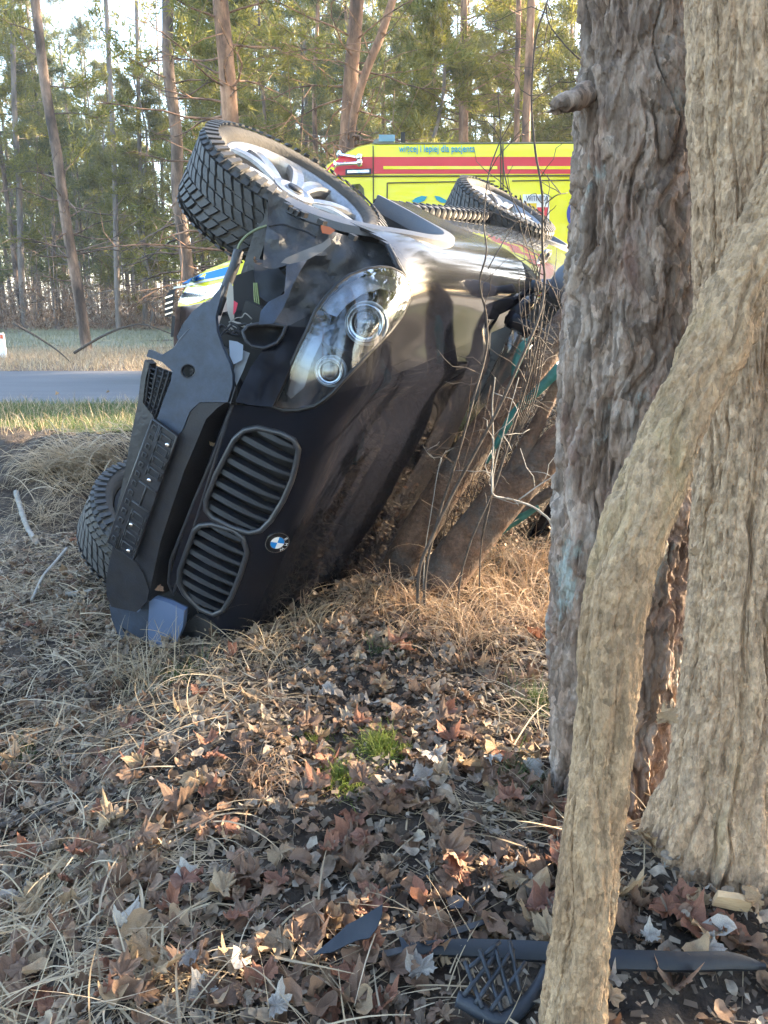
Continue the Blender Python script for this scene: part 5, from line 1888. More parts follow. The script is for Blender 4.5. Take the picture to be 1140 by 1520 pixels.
shrub('knotted crooked twig arching over the thicker leaning trunk', [([(735, 560), (731, 600), (732, 660), (730, 715), (733, 735), (760, 742), (800, 758), (822, 800)], .0055, .0022), ([(770, 560), (735, 690), (732, 730)], .0026, .0016), ([(833, 700), (800, 720), (770, 742)], .0032, .0016)], 2.60, 4, pale_twig, twigs=9, tl=.12)
shrub('tangle of fine brown twigs between the two leaning trunks',
      [([(700 + 14 * k, 560 + 6 * k), (690 + 12 * k, 640), (668 + 10 * k, 720), (650 + 9 * k, 790), (655 + 3 * k, 850)], .0032, .0012) for k in range(9)], 3.02, 5, M('reddish_twig', [(.06, .036, .024), (.10, .064, .044)], rough=.8, scale=30), twigs=12, tl=.2)
shrub('thicket of grey twigs below the door mirror of the car',
      [([(770 + 8 * k, 400 + 9 * k), (772 + 7 * k, 460), (780 + 4 * k, 520), (770 + 3 * k, 600), (740, 700), (715, 800)], .004, .0014) for k in range(8)], 2.85, 6, twigs=10, tl=.14)
shrub('pale curled bare twigs over the hood edge right of the emblem', [([(628, 662), (640, 678), (655, 680), (650, 700), (640, 760), (630, 830)], .0022, .001), ([(663, 668), (655, 680)], .0014, .001)], 2.7, 7, pale_twig, twigs=3, tl=.06)

# ------------------------------------------------------------------ litter on the ground
def maple_outline(rg):
    lobes = [(-2.5, .42), (-1.75, .72), (-.85, .88), (0, 1.0), (.85, .88), (1.75, .72), (2.5, .42)]
    pts = []
    for k, (a, r_) in enumerate(lobes):
        r_ = r_ * rg.uniform(.62, 1.15)
        a = a + rg.normal(0, .06)
        pts += [(a - .24, r_ * .74), (a - .11, r_ * .80), (a, r_), (a + .12, r_ * .78), (a + .25, r_ * .72)]
        if k < 6:
            pts.append(((a + lobes[k + 1][0]) / 2, .50 * rg.uniform(.8, 1.2)))
    pts.append((math.pi, .10))
    return np.array([(r_ * math.sin(a), r_ * math.cos(a)) for a, r_ in pts])
def oval_outline(rg):
    t = np.linspace(0, 2 * math.pi, 15)[:-1]
    wv = 1 + .14 * np.sin(t * 7 + rg.uniform(0, 6))
    return np.c_[.46 * np.sin(t) * wv * (1 + .2 * np.cos(t)), np.cos(t) * .95]
def leaf_tmpl(kind, rg):
    O = maple_outline(rg) if kind == 'maple' else oval_outline(rg)
    I = O * .5
    V2 = np.vstack([[(0, 0)], I, O])
    n = len(O)
    Fc = [(0, 1 + i, 1 + (i + 1) % n) for i in range(n)] + [(1 + i, 1 + n + i, 1 + n + (i + 1) % n) for i in range(n)] + [(1 + i, 1 + n + (i + 1) % n, 1 + (i + 1) % n) for i in range(n)]
    c1, c2, fo = rg.uniform(-.5, 1.0), rg.uniform(-.7, .8), rg.uniform(-.2, .6)
    ph = rg.uniform(0, 6)
    x, y = V2[:, 0], V2[:, 1]
    z = c1 * x * x + c2 * y * y + fo * np.abs(x) + .24 * np.sin(3.6 * x + ph) * np.cos(3.1 * y + ph) + .07 * rg.normal(0, 1, len(x))
    k = 1 - .22 * (x * x + y * y) * min(1.6, abs(c1) + abs(c2))
    return np.c_[x * k, y * k, z] * .5, np.array(Fc)
rg = np.random.default_rng(42)
TM = {'maple': [leaf_tmpl('maple', rg) for _ in range(14)], 'oval': [leaf_tmpl('oval', rg) for _ in range(12)]}
def rots(n, rg, tilt):
    az = rg.uniform(0, 2 * math.pi, n)
    tl = np.abs(rg.normal(0, tilt, n))
    ta_ = rg.uniform(0, 2 * math.pi, n)
    ca, sa = np.cos(az), np.sin(az)
    Rz = np.zeros((n, 3, 3))
    Rz[:, 0, 0], Rz[:, 0, 1], Rz[:, 1, 0], Rz[:, 1, 1], Rz[:, 2, 2] = ca, -sa, sa, ca, 1
    ux, uy = np.cos(ta_), np.sin(ta_)
    c, s_ = np.cos(tl), np.sin(tl)
    Rt = np.zeros((n, 3, 3))
    Rt[:, 0, 0] = c + ux * ux * (1 - c)
    Rt[:, 0, 1] = ux * uy * (1 - c)
    Rt[:, 0, 2] = uy * s_
    Rt[:, 1, 0] = ux * uy * (1 - c)
    Rt[:, 1, 1] = c + uy * uy * (1 - c)
    Rt[:, 1, 2] = -ux * s_
    Rt[:, 2, 0] = -uy * s_
    Rt[:, 2, 1] = ux * s_
    Rt[:, 2, 2] = c
    return Rt @ Rz
def field(n, rg, y0=.82, y1=4.3, p=1.0):
    y = y0 + (y1 - y0) * rg.uniform(0, 1, n) ** p
    x = rg.uniform(-1, 1, n) * (.56 * y + .95)
    return x, y
def clear(x, y, leaves=False):
    """not under the car body, not on the bare soil of the bank"""
    q = to_car(np.c_[x, y, ground_z(x, y) + .02])
    inside = (F_car(q) < -.04) & (q[:, 1] < .8)
    deb = np.zeros(len(x), bool)
    pp = to_px(np.c_[x, y, ground_z(x, y) + .03])
    for q in ([(1040, 1350), (1120, 1350), (1120, 1410), (1040, 1410)], [(455, 1425), (500, 1375), (570, 1335), (575, 1390), (500, 1430)], [(660, 1400), (830, 1400), (830, 1530), (660, 1530)], [(900, 1425), (1140, 1440), (1140, 1500), (900, 1500)]):
        deb |= in_poly(pp, q) & (vnoise(np.c_[x * 30, y * 30, x * 0], 12) > -.1)
    for cx_q, cy_q, r_q in ((563, 1112, 36), (507, 1162, 28), (797, 1045, 26)):
        deb |= (np.hypot(pp[:, 0] - cx_q, pp[:, 1] - cy_q - 6) < r_q)
    deb &= leaves
    return ~inside & ~deb & ~((y > 4.15 + .3 * vnoise(np.c_[x * 3, y * 3, x * 0], 2)) & (x < -.7) & (vnoise(np.c_[x * 9, y * 9, x * 0], 6) < .45))
NL = 17000
x, y = field(NL, rg)
thin = vnoise(np.c_[x * 2.2, y * 2.2, x * 0], 8) + rg.uniform(-.6, 1.1, NL) - .9 * ss(3.7, 4.3, y) * (x < .2)
ok = clear(x, y, True) & (thin > -.3)
x, y = x[ok], y[ok]
NL = len(x)
kinds = np.where(rg.uniform(0, 1, NL) < .42, 'maple', 'oval')
size = np.where(kinds == 'maple', rg.uniform(.035, .10, NL), rg.uniform(.025, .065, NL))
ROT = rots(NL, rg, .42)
zz = ground_z(x, y) + rg.uniform(.002, .028, NL)
dep = (np.c_[x, y, zz] - CAM) @ FW
px = to_px(np.c_[x, y, zz])
vis = (px[:, 0] > 12) & (px[:, 0] < 1125) & (px[:, 1] > 930) & (px[:, 1] < 1505)
cov = (in_poly(px, [(820, 900), (1150, 900), (1150, 1330), (960, 1330), (960, 1210), (825, 1200)]) | in_poly(px, [(860, 900), (950, 900), (915, 1250), (895, 1520), (800, 1520), (840, 1250)]))
score = np.where(vis & ~cov, size / dep + .02 * (zz - ground_z(x, y)) / .03, -1)
top_i = np.argsort(-score)[:272]
single = np.zeros(NL, bool)
single[top_i] = True
zz[single] += .010
def where(p):
    X, Y_ = p
    if X > 930:
        return 'right of the bent robinia stem'
    if Y_ > 1380 and X > 430:
        return 'beside the broken plastic at the bottom edge'
    if X > 700 and Y_ < 1250:
        return 'by the foot of the big dark pine'
    if X > 430 and Y_ < 1180:
        return 'on the slope between the car and the moss'
    if X > 430:
        return 'in the middle of the foreground litter'
    if Y_ < 1180:
        return 'on the left below the torn bumper'
    if Y_ < 1350:
        return 'at the left near the fallen stick'
    return 'in the straw of the bottom left corner'
leaf_mesh = {}
cnames = list(leaf_cols)
for i in top_i:
    kd = kinds[i]
    cn = str(rg.choice(cnames, p=[.40, .24, .22, .14]))
    t_ = int(rg.integers(len(TM[kd])))
    key = (kd, cn, t_)
    if key not in leaf_mesh:
        V, Fc = TM[kd][t_]
        me = mesh_np('fallen_leaf', V, Fc)
        me.materials.append(leaf_mats[cn])
        leaf_mesh[key] = me
    o = add('fallen_leaf', leaf_mesh[key])
    s_ = size[i] * rg.uniform(1.1, 1.4)
    o.matrix_world = Matrix.Translation((x[i], y[i], zz[i])) @ Matrix(ROT[i].tolist()).to_4x4() @ Matrix.Diagonal((s_, s_, s_, 1))
    sz = 'large' if s_ > .088 else ('small' if s_ < .07 else 'curled')
    tag(o, '%s %s %s leaf lying %s' % (sz, cn, 'maple' if kd == 'maple' else 'oval', where(px[i])), 'leaf', 'fallen leaves on the ground')
VV, FF, nv = [], [], 0
for kd in TM:
    for t_, (V, Fc) in enumerate(TM[kd]):
        idx = np.where(~single & (kinds == kd) & (np.arange(NL) % len(TM[kd]) == t_))[0]
        W_ = np.einsum('nij,vj->nvi', ROT[idx], V) * size[idx][:, None, None] + np.stack([x[idx], y[idx], zz[idx]], -1)[:, None, :]
        VV.append(W_.reshape(-1, 3))
        FF.append((Fc[None] + (np.arange(len(idx)) * len(V))[:, None, None] + nv).reshape(-1, 3))
        nv += len(idx) * len(V)
add('leaf_litter', mesh_np('leaf_litter', np.concatenate(VV), np.concatenate(FF)), leaf_i, kind='stuff')
# crumbs of broken leaves
n = 76000
x, y = field(n, rg, .8, 4.6, .85)
ok = clear(x, y)
x, y = x[ok], y[ok]
n = len(x)
T4 = np.array([(-.5, -.3, 0), (.5, -.35, .1), (.42, .36, -.05), (-.45, .3, .12)])
RT = rots(n, rg, .6)
sz = rg.uniform(.006, .030, n) * rg.uniform(.5, 1, n)
asp = np.stack([np.ones(n), rg.uniform(.25, 1, n), np.ones(n)], -1)
W_ = np.einsum('nij,nvj->nvi', RT, T4[None] * asp[:, None]) * sz[:, None, None] + np.stack([x, y, ground_z(x, y) + rg.uniform(-.002, .016, n)], -1)[:, None]
Fc = np.arange(n * 4).reshape(-1, 4)
add('leaf_crumbs', mesh_np('leaf_crumbs', W_.reshape(-1, 3), Fc, False), frag_i, kind='stuff')

def blades(P, az, el, L, wd, droop, rg, seg=6, side=.25):
    """ribbons: start P, heading az, rise el, length L, bending down by droop"""
    n = len(P)
    pts = [P]
    e = el.copy()
    a = az.copy()
    sd_ = rg.normal(0, side, n)
    for k in range(seg):
        d = np.stack([np.cos(e) * np.cos(a), np.cos(e) * np.sin(a), np.sin(e)], -1)
        pts.append(pts[-1] + d * (L / seg)[:, None])
        e = np.maximum(e - droop / seg * (1.3 if k > 1 else .6), -1.2)
        a = a + sd_ / seg
    pts = np.stack(pts, 1)
    s0 = np.stack([-np.sin(az), np.cos(az), rg.normal(0, .5, n)], -1)
    s0 /= np.linalg.norm(s0, axis=1)[:, None]
    tw = np.linspace(1, .12, seg + 1) ** .7
    off = s0[:, None, :] * (wd[:, None] * tw[None])[..., None]
    V = np.stack([pts - off, pts + off], 2).reshape(-1, 3)
    k = np.arange(seg)
    q = np.stack([2 * k, 2 * k + 1, 2 * k + 3, 2 * k + 2], -1)
    Fc = (q[None] + (np.arange(n) * 2 * (seg + 1))[:, None, None]).reshape(-1, 4)
    return V, Fc
def keep_up(V, lo=.004):
    g = ground_z(V[:, 0], V[:, 1]) + lo
    V[:, 2] = np.maximum(V[:, 2], g)
    return V
# loose straw lying everywhere
n = 22000
x, y = field(n, rg, .8, 4.5, .9)
dn = 1.2 * vnoise(np.c_[x * 1.9, y * 1.9, x * 0], 18) + 1.0 * (1 - ss(-.75, -.05, x)) - .55 + rg.uniform(-.6, .6, n)
ok = clear(x, y) & (dn > -.15)
x, y = x[ok], y[ok]
n = len(x)
V, Fc = blades(np.stack([x, y, ground_z(x, y) + rg.uniform(.004, .035, n)], -1), rg.uniform(0, 6.28, n), rg.uniform(-.05, .45, n), rg.uniform(.06, .30, n) * rg.uniform(.5, 1, n), rg.uniform(.0006, .0027, n), rg.uniform(.1, .9, n), rg, 6, .5)
add('loose_straw', mesh_np('loose_straw', keep_up(V), Fc), straw, kind='stuff')
# tussocks one could point at
def tussock(p_px, n, L, label, mat, cat='grass tussock', group=None, spread=.08, el=(.5, 1.3), droop=(1.0, 2.4), wd=(.0007, .002), dir_=None, name='grass_tussock', seed=0):
    rg = np.random.default_rng(900 + seed)
    g = GP(*p_px)
    a = rg.uniform(0, 6.28, n) if dir_ is None else rg.normal(dir_[0], dir_[1], n)
    r_ = np.abs(rg.normal(0, spread, n))
    aa = rg.uniform(0, 6.28, n)
    P = np.stack([g[0] + r_ * np.cos(aa), g[1] + r_ * np.sin(aa), np.zeros(n)], -1)
    P[:, 2] = ground_z(P[:, 0], P[:, 1]) - .005
    V, Fc = blades(P, a, rg.uniform(*el, n), rg.uniform(L * .45, L, n), rg.uniform(*wd, n), rg.uniform(*droop, n), rg, 8, .35)
    V = keep_up(V)
    b = np.array([g[0], g[1], gz(g[0], g[1])])
    o = add(name, mesh_np(name, V - b, Fc), mat)
    o.location = b
    return tag(o, label, cat, group)
for k, (p, n, L, lb, mt, kw) in enumerate([
    ((745, 900), 420, .42, 'largest golden grass tussock arching in the sun at the foot of the leaning trunks', straw_gold, dict(spread=.15, dir_=(2.6, 1.2))),
    ((690, 950), 300, .34, 'golden grass tussock on the slope in front of the largest one', straw_gold, dict(spread=.13)),
    ((790, 850), 360, .40, 'golden grass tussock close to the left edge of the big pine', straw_gold, dict(spread=.16)),
    ((800, 930), 260, .34, 'lower golden grass tussock touching the big pine', straw_gold, dict(spread=.12)),
    ((610, 905), 240, .26, 'short golden tussock right under the rusty leaning trunk', straw_gold, dict(spread=.12)),
    ((540, 900), 170, .24, 'sparse golden grass at the edge of the bonnet', straw_gold, dict(spread=.12)),
    ((450, 935), 170, .24, 'dry grass bending over the buried edge of the bonnet', straw, dict(spread=.14, dir_=(.4, 1.0))),
    ((395, 975), 120, .22, 'dry grass at the lowest corner of the bonnet', straw, dict(spread=.10)),
    ((120, 705), 420, .62, 'pale straw tussock combed over the bank left of the number plate', straw, dict(spread=.2, el=(.5, 1.2), droop=(1.6, 2.8), dir_=(3.1, .55), wd=(.0018, .0042))),
    ((175, 690), 300, .55, 'pale straw tussock hanging down next to the torn bumper', straw, dict(spread=.16, el=(.5, 1.2), droop=(1.6, 2.8), dir_=(3.4, .5), wd=(.0018, .0042))),
    ((60, 770), 220, .40, 'matted straw on the soil at the far left', straw, dict(spread=.2, el=(.2, .9))),
    ((40, 880), 300, .30, 'flattened straw patch at the left edge below the soil bank', straw, dict(spread=.22, el=(.05, .6))),
    ((130, 905), 300, .28, 'flattened straw beside the half buried tyre', straw, dict(spread=.2, el=(.05, .6))),
    ((215, 1020), 110, .30, 'upright dry stalks in front of the lowest bumper end', straw, dict(spread=.10, el=(.8, 1.5), droop=(.3, 1.4))),
    ((90, 1090), 170, .24, 'dry grass tuft above the fallen stick on the left', straw, dict(spread=.12, el=(.1, .8))),
    ((150, 1300), 330, .34, 'long pale straw combed across the lower left of the foreground', straw, dict(spread=.16, el=(.05, .55), dir_=(.1, .8), wd=(.001, .0026))),
    ((60, 1370), 260, .30, 'pale straw fan at the bottom left edge', straw, dict(spread=.13, el=(.05, .6), wd=(.001, .0026))),
    ((240, 1450), 220, .26, 'loose straw at the bottom edge left of the plastic shard', straw, dict(spread=.13, el=(.05, .6), wd=(.001, .0024))),
    ((395, 1160), 130, .17, 'brownish curled grass clump left of the moss cushions', straw_gold, dict(spread=.06, el=(.3, 1.2), droop=(1.5, 3))),
    ((640, 1240), 60, .26, 'few pale stalks crossing the litter below the moss', straw, dict(spread=.14, el=(.05, .4))),
    ((775, 1210), 50, .28, 'long dry stalks pointing at the foot of the big pine', straw, dict(spread=.07, el=(.05, .4), dir_=(2.4, .4))),
    ((1010, 1290), 60, .16, 'few dry stalks between the bent stem and the robinia foot', straw, dict(spread=.12, el=(.1, .8)))]):
    tussock(p, n, L, lb, mt, seed=k, group='dry grass tussocks', **kw)
for k, (p, n, L, lb, mt, kw) in enumerate([
    ((563, 1112), 700, .065, 'brightest round green moss tuft in the middle of the foreground', moss_g, dict(spread=.038)),
    ((507, 1162), 520, .06, 'yellow green moss tuft just below and left of the brightest one', moss_g, dict(spread=.032)),
    ((602, 1122), 130, .04, 'small mossy tuft right beside the brightest one', moss_g, dict(spread=.016)),
    ((268, 1018), 160, .13, 'green grass tuft under the lowest bumper end', green_g, dict(spread=.05)),
    ((797, 1045), 260, .10, 'green grass tuft left of the big pine foot', green_g, dict(spread=.06)),
    ((770, 1165), 180, .09, 'dark green tuft close to the base of the big pine', green_g, dict(spread=.05)),
    ((770, 1098), 90, .035, 'tiny yellow moss patch left of the big pine', moss_g, dict(spread=.015)),
    ((470, 1105), 130, .05, 'dull moss patch at the left of the brightest tuft', moss_g, dict(spread=.05)),
    ((1128, 1200), 90, .10, 'green grass at the right edge behind the robinia foot', green_g, dict(spread=.05)),
    ((40, 1130), 110, .08, 'thin green grass above the left end of the stick', green_g, dict(spread=.06)),
    ((570, 965), 120, .07, 'green grass in the shade of the dug up soil', green_g, dict(spread=.06))]):
    tussock(p, n, L, lb, mt, cat='green tuft', seed=50 + k, name='moss_tuft' if 'moss' in lb else 'green_tuft', group='green tufts in the litter', el=(.5, 1.5), droop=(.2, 1.2), wd=(.0007, .0016), **kw)
# green blades on the verge, dry ones on the bank top and along the far side
def carpet(name, n, x0, x1, y0, y1, L, mat, wd, el=(.6, 1.5)):
    x, y = rg.uniform(x0, x1, n), rg.uniform(y0, y1, n)
    V, Fc = blades(np.stack([x, y, np.where(y > 5.7, ROADZ, ground_z(x, y))], -1), rg.uniform(0, 6.28, n), rg.uniform(*el, n), rg.uniform(L * .4, L, n), rg.uniform(wd * .5, wd, n), rg.uniform(.2, 1.6, n), rg, 3)
    add(name, mesh_np(name, V, Fc), mat, kind='stuff')
carpet('verge_grass', 26000, -4.2, 2.2, 5.65, 7.4, .10, green_g, .003)
carpet('verge_straw', 5000, -4.2, 2.2, 5.5, 7.4, .16, straw, .003)
carpet('far_verge_straw', 16000, -8, 2, 11.2, 16.6, .22, straw, .006)
carpet('meadow_grass', 16000, -15, 4, 16.2, 31, .20, M('meadow_blade', [(.17, .18, .10), (.26, .25, .17), (.22, .22, .13)], rand='island', rough=.7, trans=.3), .012)
# leaves blown on to the verge and the soil
for k, (p, cn, lb) in enumerate([((85, 590), 'tan', 'leaf on the road edge at the left'), ((160, 587), 'tan', 'brown leaf on the verge grass by the road'), ((78, 612), 'brown', 'brown leaf in the verge grass at the left'),
                                 ((45, 942), 'russet', 'rust brown leaf pair at the left edge below the tyre'), ((110, 955), 'russet', 'rust brown leaf left of the bumper end'), ((112, 810), 'russet', 'bright rust leaf against the half buried tyre'),
                                 ((345, 985), 'russet', 'big reddish maple leaf under the bonnet corner'), ((320, 1140), 'russet', 'curled red maple leaf on the litter below the car'), ((550, 1062), 'pale grey', 'pale folded leaf above the moss'),
                                 ((190, 1395), 'pale grey', 'pale upright leaf in the straw of the lower left'), ((575, 925), 'brown', 'leaf caught at the foot of the rusty trunk'), ((232, 1232), 'tan', 'broad tan maple leaf below the fallen stick'),
                                 ((605, 980), 'russet', 'reddish leaf on the dug up soil'), ((655, 1052), 'brown', 'spread grey brown maple leaf right of the moss')]):
    g = GP(*p)
    V, Fc = TM['maple'][k % 9]
    me = mesh_np('fallen_leaf', V, Fc)
    me.materials.append(leaf_mats[cn])
    o = add('fallen_leaf', me)
    d_ = depth_of(g)
    s_ = float(np.clip(.10 if k > 5 else .075, .05, .12))
    o.matrix_world = Matrix.Translation((g[0], g[1], g[2] + .035)) @ Matrix(rots(1, rg, .5)[0].tolist()).to_4x4() @ Matrix.Diagonal((s_, s_, s_, 1))
    tag(o, lb, 'leaf', 'fallen leaves on the ground')

# sticks
def stick(pts, r0, r1, label, mat, lift=.02, cat='stick'):
    P = np.array([GP(*p) for p in pts])
    P[:, 2] += lift
    P = smooth_path(P, 6)
    b = P[0].copy()
    V, Fc = tube(P - b, np.linspace(r0, r1, len(P)), 9)
    V = V + .0022 * fbm(V * 30, 3, 4)[:, None]
    o = add('stick', mesh_np('stick', V, Fc), mat)
    o.location = b
    return tag(o, label, cat)
stick([(-20, 1242), (40, 1228), (95, 1202), (150, 1165), (216, 1138)], .0085, .006, 'long brown stick lying in the litter at the left', twig_m)
stick([(24, 735), (32, 762), (42, 790), (56, 812)], .016, .014, 'grey lichen covered stick on the soil bank at the far left', pale_twig)
stick([(100, 828), (84, 848), (66, 870), (50, 905)], .008, .007, 'thin grey stick pointing at the half buried tyre', pale_twig, .05)
stick([(85, 893), (110, 888), (138, 884)], .014, .012, 'short pale piece of wood beside the bumper', pale_twig)
stick([(690, 1400), (697, 1378), (690, 1366), (720, 1340)], .0045, .003, 'thin curved twig lying across the black plastic strip', twig_m)
stick([(560, 1338), (610, 1322), (650, 1300)], .004, .003, 'thin dark twig in the middle of the bottom litter', twig_m)
stick([(985, 1330), (1020, 1352), (1052, 1385)], .006, .004, 'dark twig between the bent stem and the wood chip', twig_m)
def arc_branch(pts, Y, r, label):
    P = smooth_path([WY(a, b, Y) for a, b in pts], 6)
    b = P[0].copy()
    o = add('dead_branch', mesh_np('dead_branch', *tube(P - b, np.linspace(r, r * .4, len(P)), 6)), twig_m)
    o.location = b
    tag(o, label, 'branch')
arc_branch([(110, 524), (150, 500), (185, 486), (215, 482), (258, 497)], 11.9, .022, 'bare branch arching over the far verge left of the ambulance')
arc_branch([(20, 480), (55, 500), (85, 520), (105, 538)], 11.9, .020, 'straight dead branch leaning on the far verge at the left')

# broken black plastic in the foreground
shard_m = M('shard_plastic', [(.010, .014, .021), (.017, .023, .033)], rough=.42, scale=14, bump=.15, bscale=120, spec=.35, dust=((.10, .10, .11), .15, 16))
def ground_patch(name, poly, lift, mat, label, cat, tilt=(0, 0), th=.004, step=9, wav=.003):
    V2, Fc = flat_tri(poly, step)
    c = np.mean(poly, 0)
    g0 = GP(*c)
    nrm = np.array([tilt[0], -.25 + tilt[1], 1.0])
    nrm /= np.linalg.norm(nrm)
    pl = g0 + (0, 0, lift)
    P = []
    for v in V2:
        r_ = ray(*v)
        P.append(CAM + r_ * (((pl - CAM) @ nrm) / (r_ @ nrm)))
    P = np.array(P)
    P = P + nrm * (wav * fbm(P * 12, 2, 3))[:, None]
    V, Fc = solid(P - g0, np.tile(nrm, (len(P), 1)), Fc, th)
    o = add(name, mesh_np(name, V, Fc, False), mat)
    o.location = g0
    return tag(o, label, cat)
ground_patch('plastic_shard', [(465, 1417), (482, 1402), (505, 1382), (515, 1372), (528, 1366), (545, 1356), (568, 1342), (567, 1358), (559, 1378), (548, 1392), (530, 1395), (510, 1404), (492, 1413)], .12, shard_m, 'blue black pointed plastic shard lying on leaves left of the grille mesh', 'plastic shard', (-.1, -.35))
ground_patch('plastic_shard', [(592, 1390), (598, 1392), (612, 1410), (625, 1425), (618, 1440), (606, 1432), (598, 1412)], .05, shard_m, 'narrow upright plastic splinter at the left end of the long strip', 'plastic shard', (0, -.3))
ground_patch('plastic_shard', [(618, 1396), (650, 1384), (690, 1372), (724, 1362), (726, 1368), (700, 1378), (660, 1392), (630, 1400)], .035, plast_dirty, 'thin dark splinter above the grille mesh', 'plastic shard')
ground_patch('plastic_shard', [(560, 1412), (580, 1408), (602, 1404), (602, 1412), (580, 1418), (562, 1420)], .03, plast_dirty, 'small dark splinter beside the pointed shard', 'plastic shard')
ground_patch('plastic_shard', [(662, 1332), (678, 1328), (690, 1336), (686, 1348), (668, 1348)], .03, shard_m, 'small rounded black fragment among leaves above the grille mesh', 'plastic shard')
def strip(name, pts, wpx, lift, mat, label, cat, thick=.010):
    P = np.array([GP(*p) for p in pts]) + (0, 0, lift)
    wd = np.array([w_ * depth_of(p) / FPX for w_, p in zip(wpx, P)])
    Q = smooth_path(np.c_[P, wd], 6)
    P, wd = Q[:, :3], Q[:, 3]
    P[:, 2] = np.convolve(np.pad(P[:, 2], 6, 'edge'), np.ones(13) / 13, 'valid')
    T = np.gradient(P, axis=0)
    T /= np.linalg.norm(T, axis=1)[:, None]
    s_ = np.cross(T, (0, -.55, .83))
    s_ /= np.linalg.norm(s_, axis=1)[:, None]
    nr = np.cross(s_, T)
    prof = [(-.5, 0), (-.46, thick), (-.2, thick * 1.4), (.2, thick * 1.4), (.46, thick), (.5, 0), (.4, -thick * .2), (-.4, -thick * .2)]
    V = np.stack([P + s_ * wd[:, None] * a + nr * b for a, b in prof], 1).reshape(-1, 3)
    b0 = P[0].copy()
    n = len(prof)
    Fc = [tuple(f) for f in grid_faces(n, len(P), True)] + [tuple(range(n)), tuple((len(P) - 1) * n + j for j in range(n))[::-1]]
    o = add(name, mesh_np(name, V - b0, Fc), mat)
    o.location = b0
    auto_smooth(o, 40)
    return tag(o, label, cat)
strip('plastic_strip', [(608, 1432), (700, 1436), (800, 1440), (900, 1447), (1000, 1450), (1080, 1456), (1128, 1462)], [18, 25, 28, 28, 27, 24, 10], .036, M('wet_black_trim', [(.005, .006, .009), (.010, .013, .020)], rough=.42, spec=.3, scale=9, bump=.1, dust=((.10, .10, .10), .15, 12)),
      'long black plastic trim strip lying behind the bent robinia stem', 'plastic strip')
mroot = GP(740, 1460)
mesh_e = empty('grille_mesh', mroot, 'broken piece of black plastic grille mesh with its curved frame at the bottom', 'grille piece')
def gp_l(px, py, lift):
    """on a sheet tilted to the viewer just above the litter"""
    nrm = np.array([0, -.45, 1.0])
    nrm /= np.linalg.norm(nrm)
    pl = mroot + (0, 0, lift)
    r_ = ray(px, py)
    return CAM + r_ * (((pl - CAM) @ nrm) / (r_ @ nrm)) - mroot
fr = [(678, 1482), (700, 1492), (725, 1508), (745, 1514), (765, 1504), (785, 1484), (800, 1462), (812, 1436)]
P = smooth_path([gp_l(*p, .085) for p in fr], 5)
mesh_e_f = add('frame', mesh_np('frame', *tube(P, np.interp(np.linspace(0, 1, len(P)), [0, .15, .5, 1], [.012, .014, .013, .009]), 8)), shard_m, mesh_e)
for a, b in (((688, 1478), (735, 1418)), ((705, 1490), (762, 1408)), ((728, 1500), (780, 1428)), ((692, 1440), (742, 1398)), ((690, 1428), (716, 1496)), ((712, 1410), (745, 1500)), ((734, 1404), (760, 1490)), ((756, 1396), (772, 1470))):
    P = np.array([gp_l(*(np.array(a) + (np.array(b) - np.array(a)) * t), .10 + .008 * math.sin(t * 9)) for t in np.linspace(0, 1, 5)])
    add('mesh_bar', mesh_np('mesh_bar', *tube(P, .0040, 6)), shard_m, mesh_e)
g = GP(1078, 1380) + np.array([0, 0, .035])
m = MB()
cp = [(-.5, -.42), (-.46, .40), (.1, .48), (.5, .36), (.46, -.40), (.1, -.5)]
V = np.array([(a * .065, 0, b * .034 + .028) for a, b in cp] + [(a * .062 + .003, .016, b * .030 + .026) for a, b in cp])
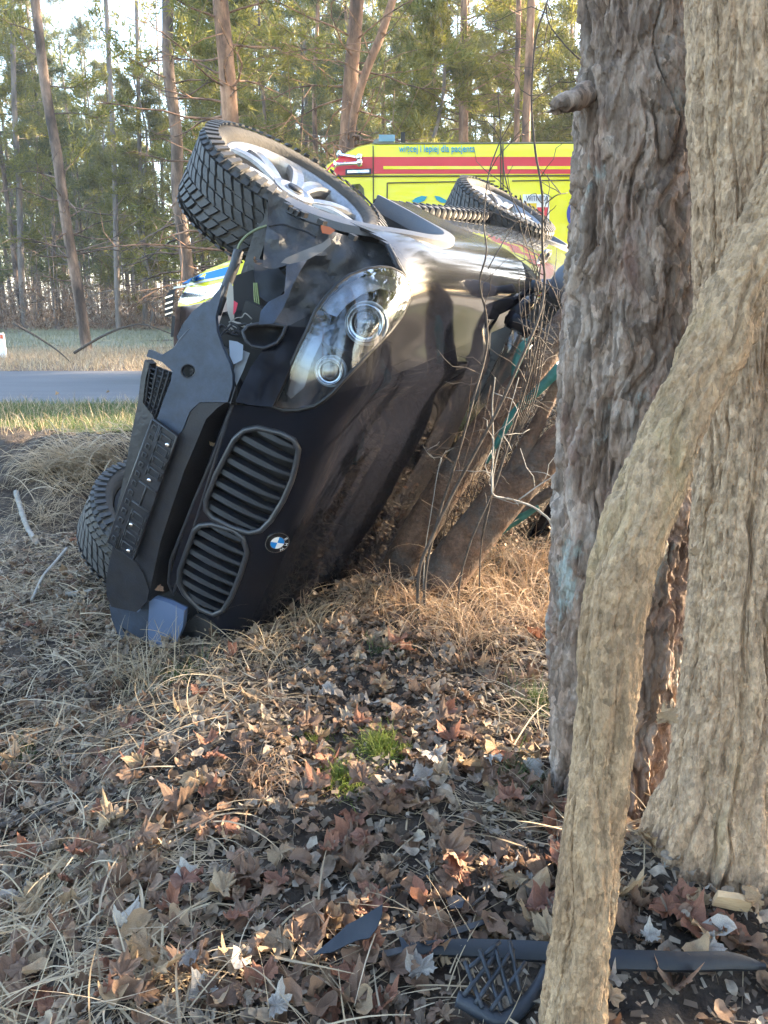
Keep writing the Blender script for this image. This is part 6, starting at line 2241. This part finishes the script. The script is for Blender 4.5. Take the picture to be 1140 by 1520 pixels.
m.add(V, [tuple(range(6)), tuple(range(11, 5, -1))] + [(i, i + 6, (i + 1) % 6 + 6, (i + 1) % 6) for i in range(6)])
o = m.build('wood_chip', M('fresh_wood', [(.42, .28, .15), (.58, .42, .25)], scale=30, rough=.7, stretch=(1, 1, 6), bump=.4), None, False)
o.location = g
o.rotation_euler = (.25, .1, -.15)
tag(o, 'fresh pale wood chip lying before the robinia foot at the right', 'wood chip')
# big dead leaf caught between the two right trunks, leaves caught on the car
def stuck(p, d, s_, cn, label, seed, kd='maple', rot=(1.2, .4, .6)):
    V, Fc = TM[kd][seed % 8]
    me = mesh_np('fallen_leaf', V, Fc)
    me.materials.append(leaf_mats[cn])
    o = add('fallen_leaf', me)
    o.location = WD(*p, d)
    o.rotation_euler = rot
    o.scale = (s_,) * 3
    tag(o, label, 'leaf')
stuck((985, 1065), 1.44, .09, 'tan', 'curled tan leaf wedged between the big pine and the robinia', 1, rot=(1.3, .2, .5))
stuck((1028, 822), 1.38, .04, 'tan', 'small leaf caught in the gap between pine and robinia', 2)
stuck((498, 362), 2.26, .055, 'pale grey', 'pale crumpled leaf stuck on the torn plastic below the wheel', 3, rot=(1.0, .3, 1.2))
stuck((315, 660), 2.50, .04, 'tan', 'small tan leaf caught in the gap beside the upper grille', 4)
stuck((236, 875), 2.62, .05, 'brown', 'brown leaf caught in the gap beside the lower grille', 5)
stuck((378, 388), 2.40, .05, 'brown', 'dry plant bits hanging under the raised front wheel', 6, rot=(.4, 1.2, 0))

# ------------------------------------------------------------------ thin winter haze between the trees
hz = bpy.data.materials.new('haze_air')
hz.use_nodes = True
hn = hz.node_tree.nodes
hn.remove(hn['Principled BSDF'])
pv = hn.new('ShaderNodeVolumePrincipled')
pv.inputs['Color'].default_value = (.92, .95, 1, 1)
pv.inputs['Density'].default_value = .0012
pv.inputs['Anisotropy'].default_value = .35
hz.node_tree.links.new(pv.outputs[0], hn['Material Output'].inputs['Volume'])
m = MB()
m.box((0, 170, 12), (1000, 940, 29))
hb = m.build('haze', hz, None, False)
hb['kind'] = 'stuff'
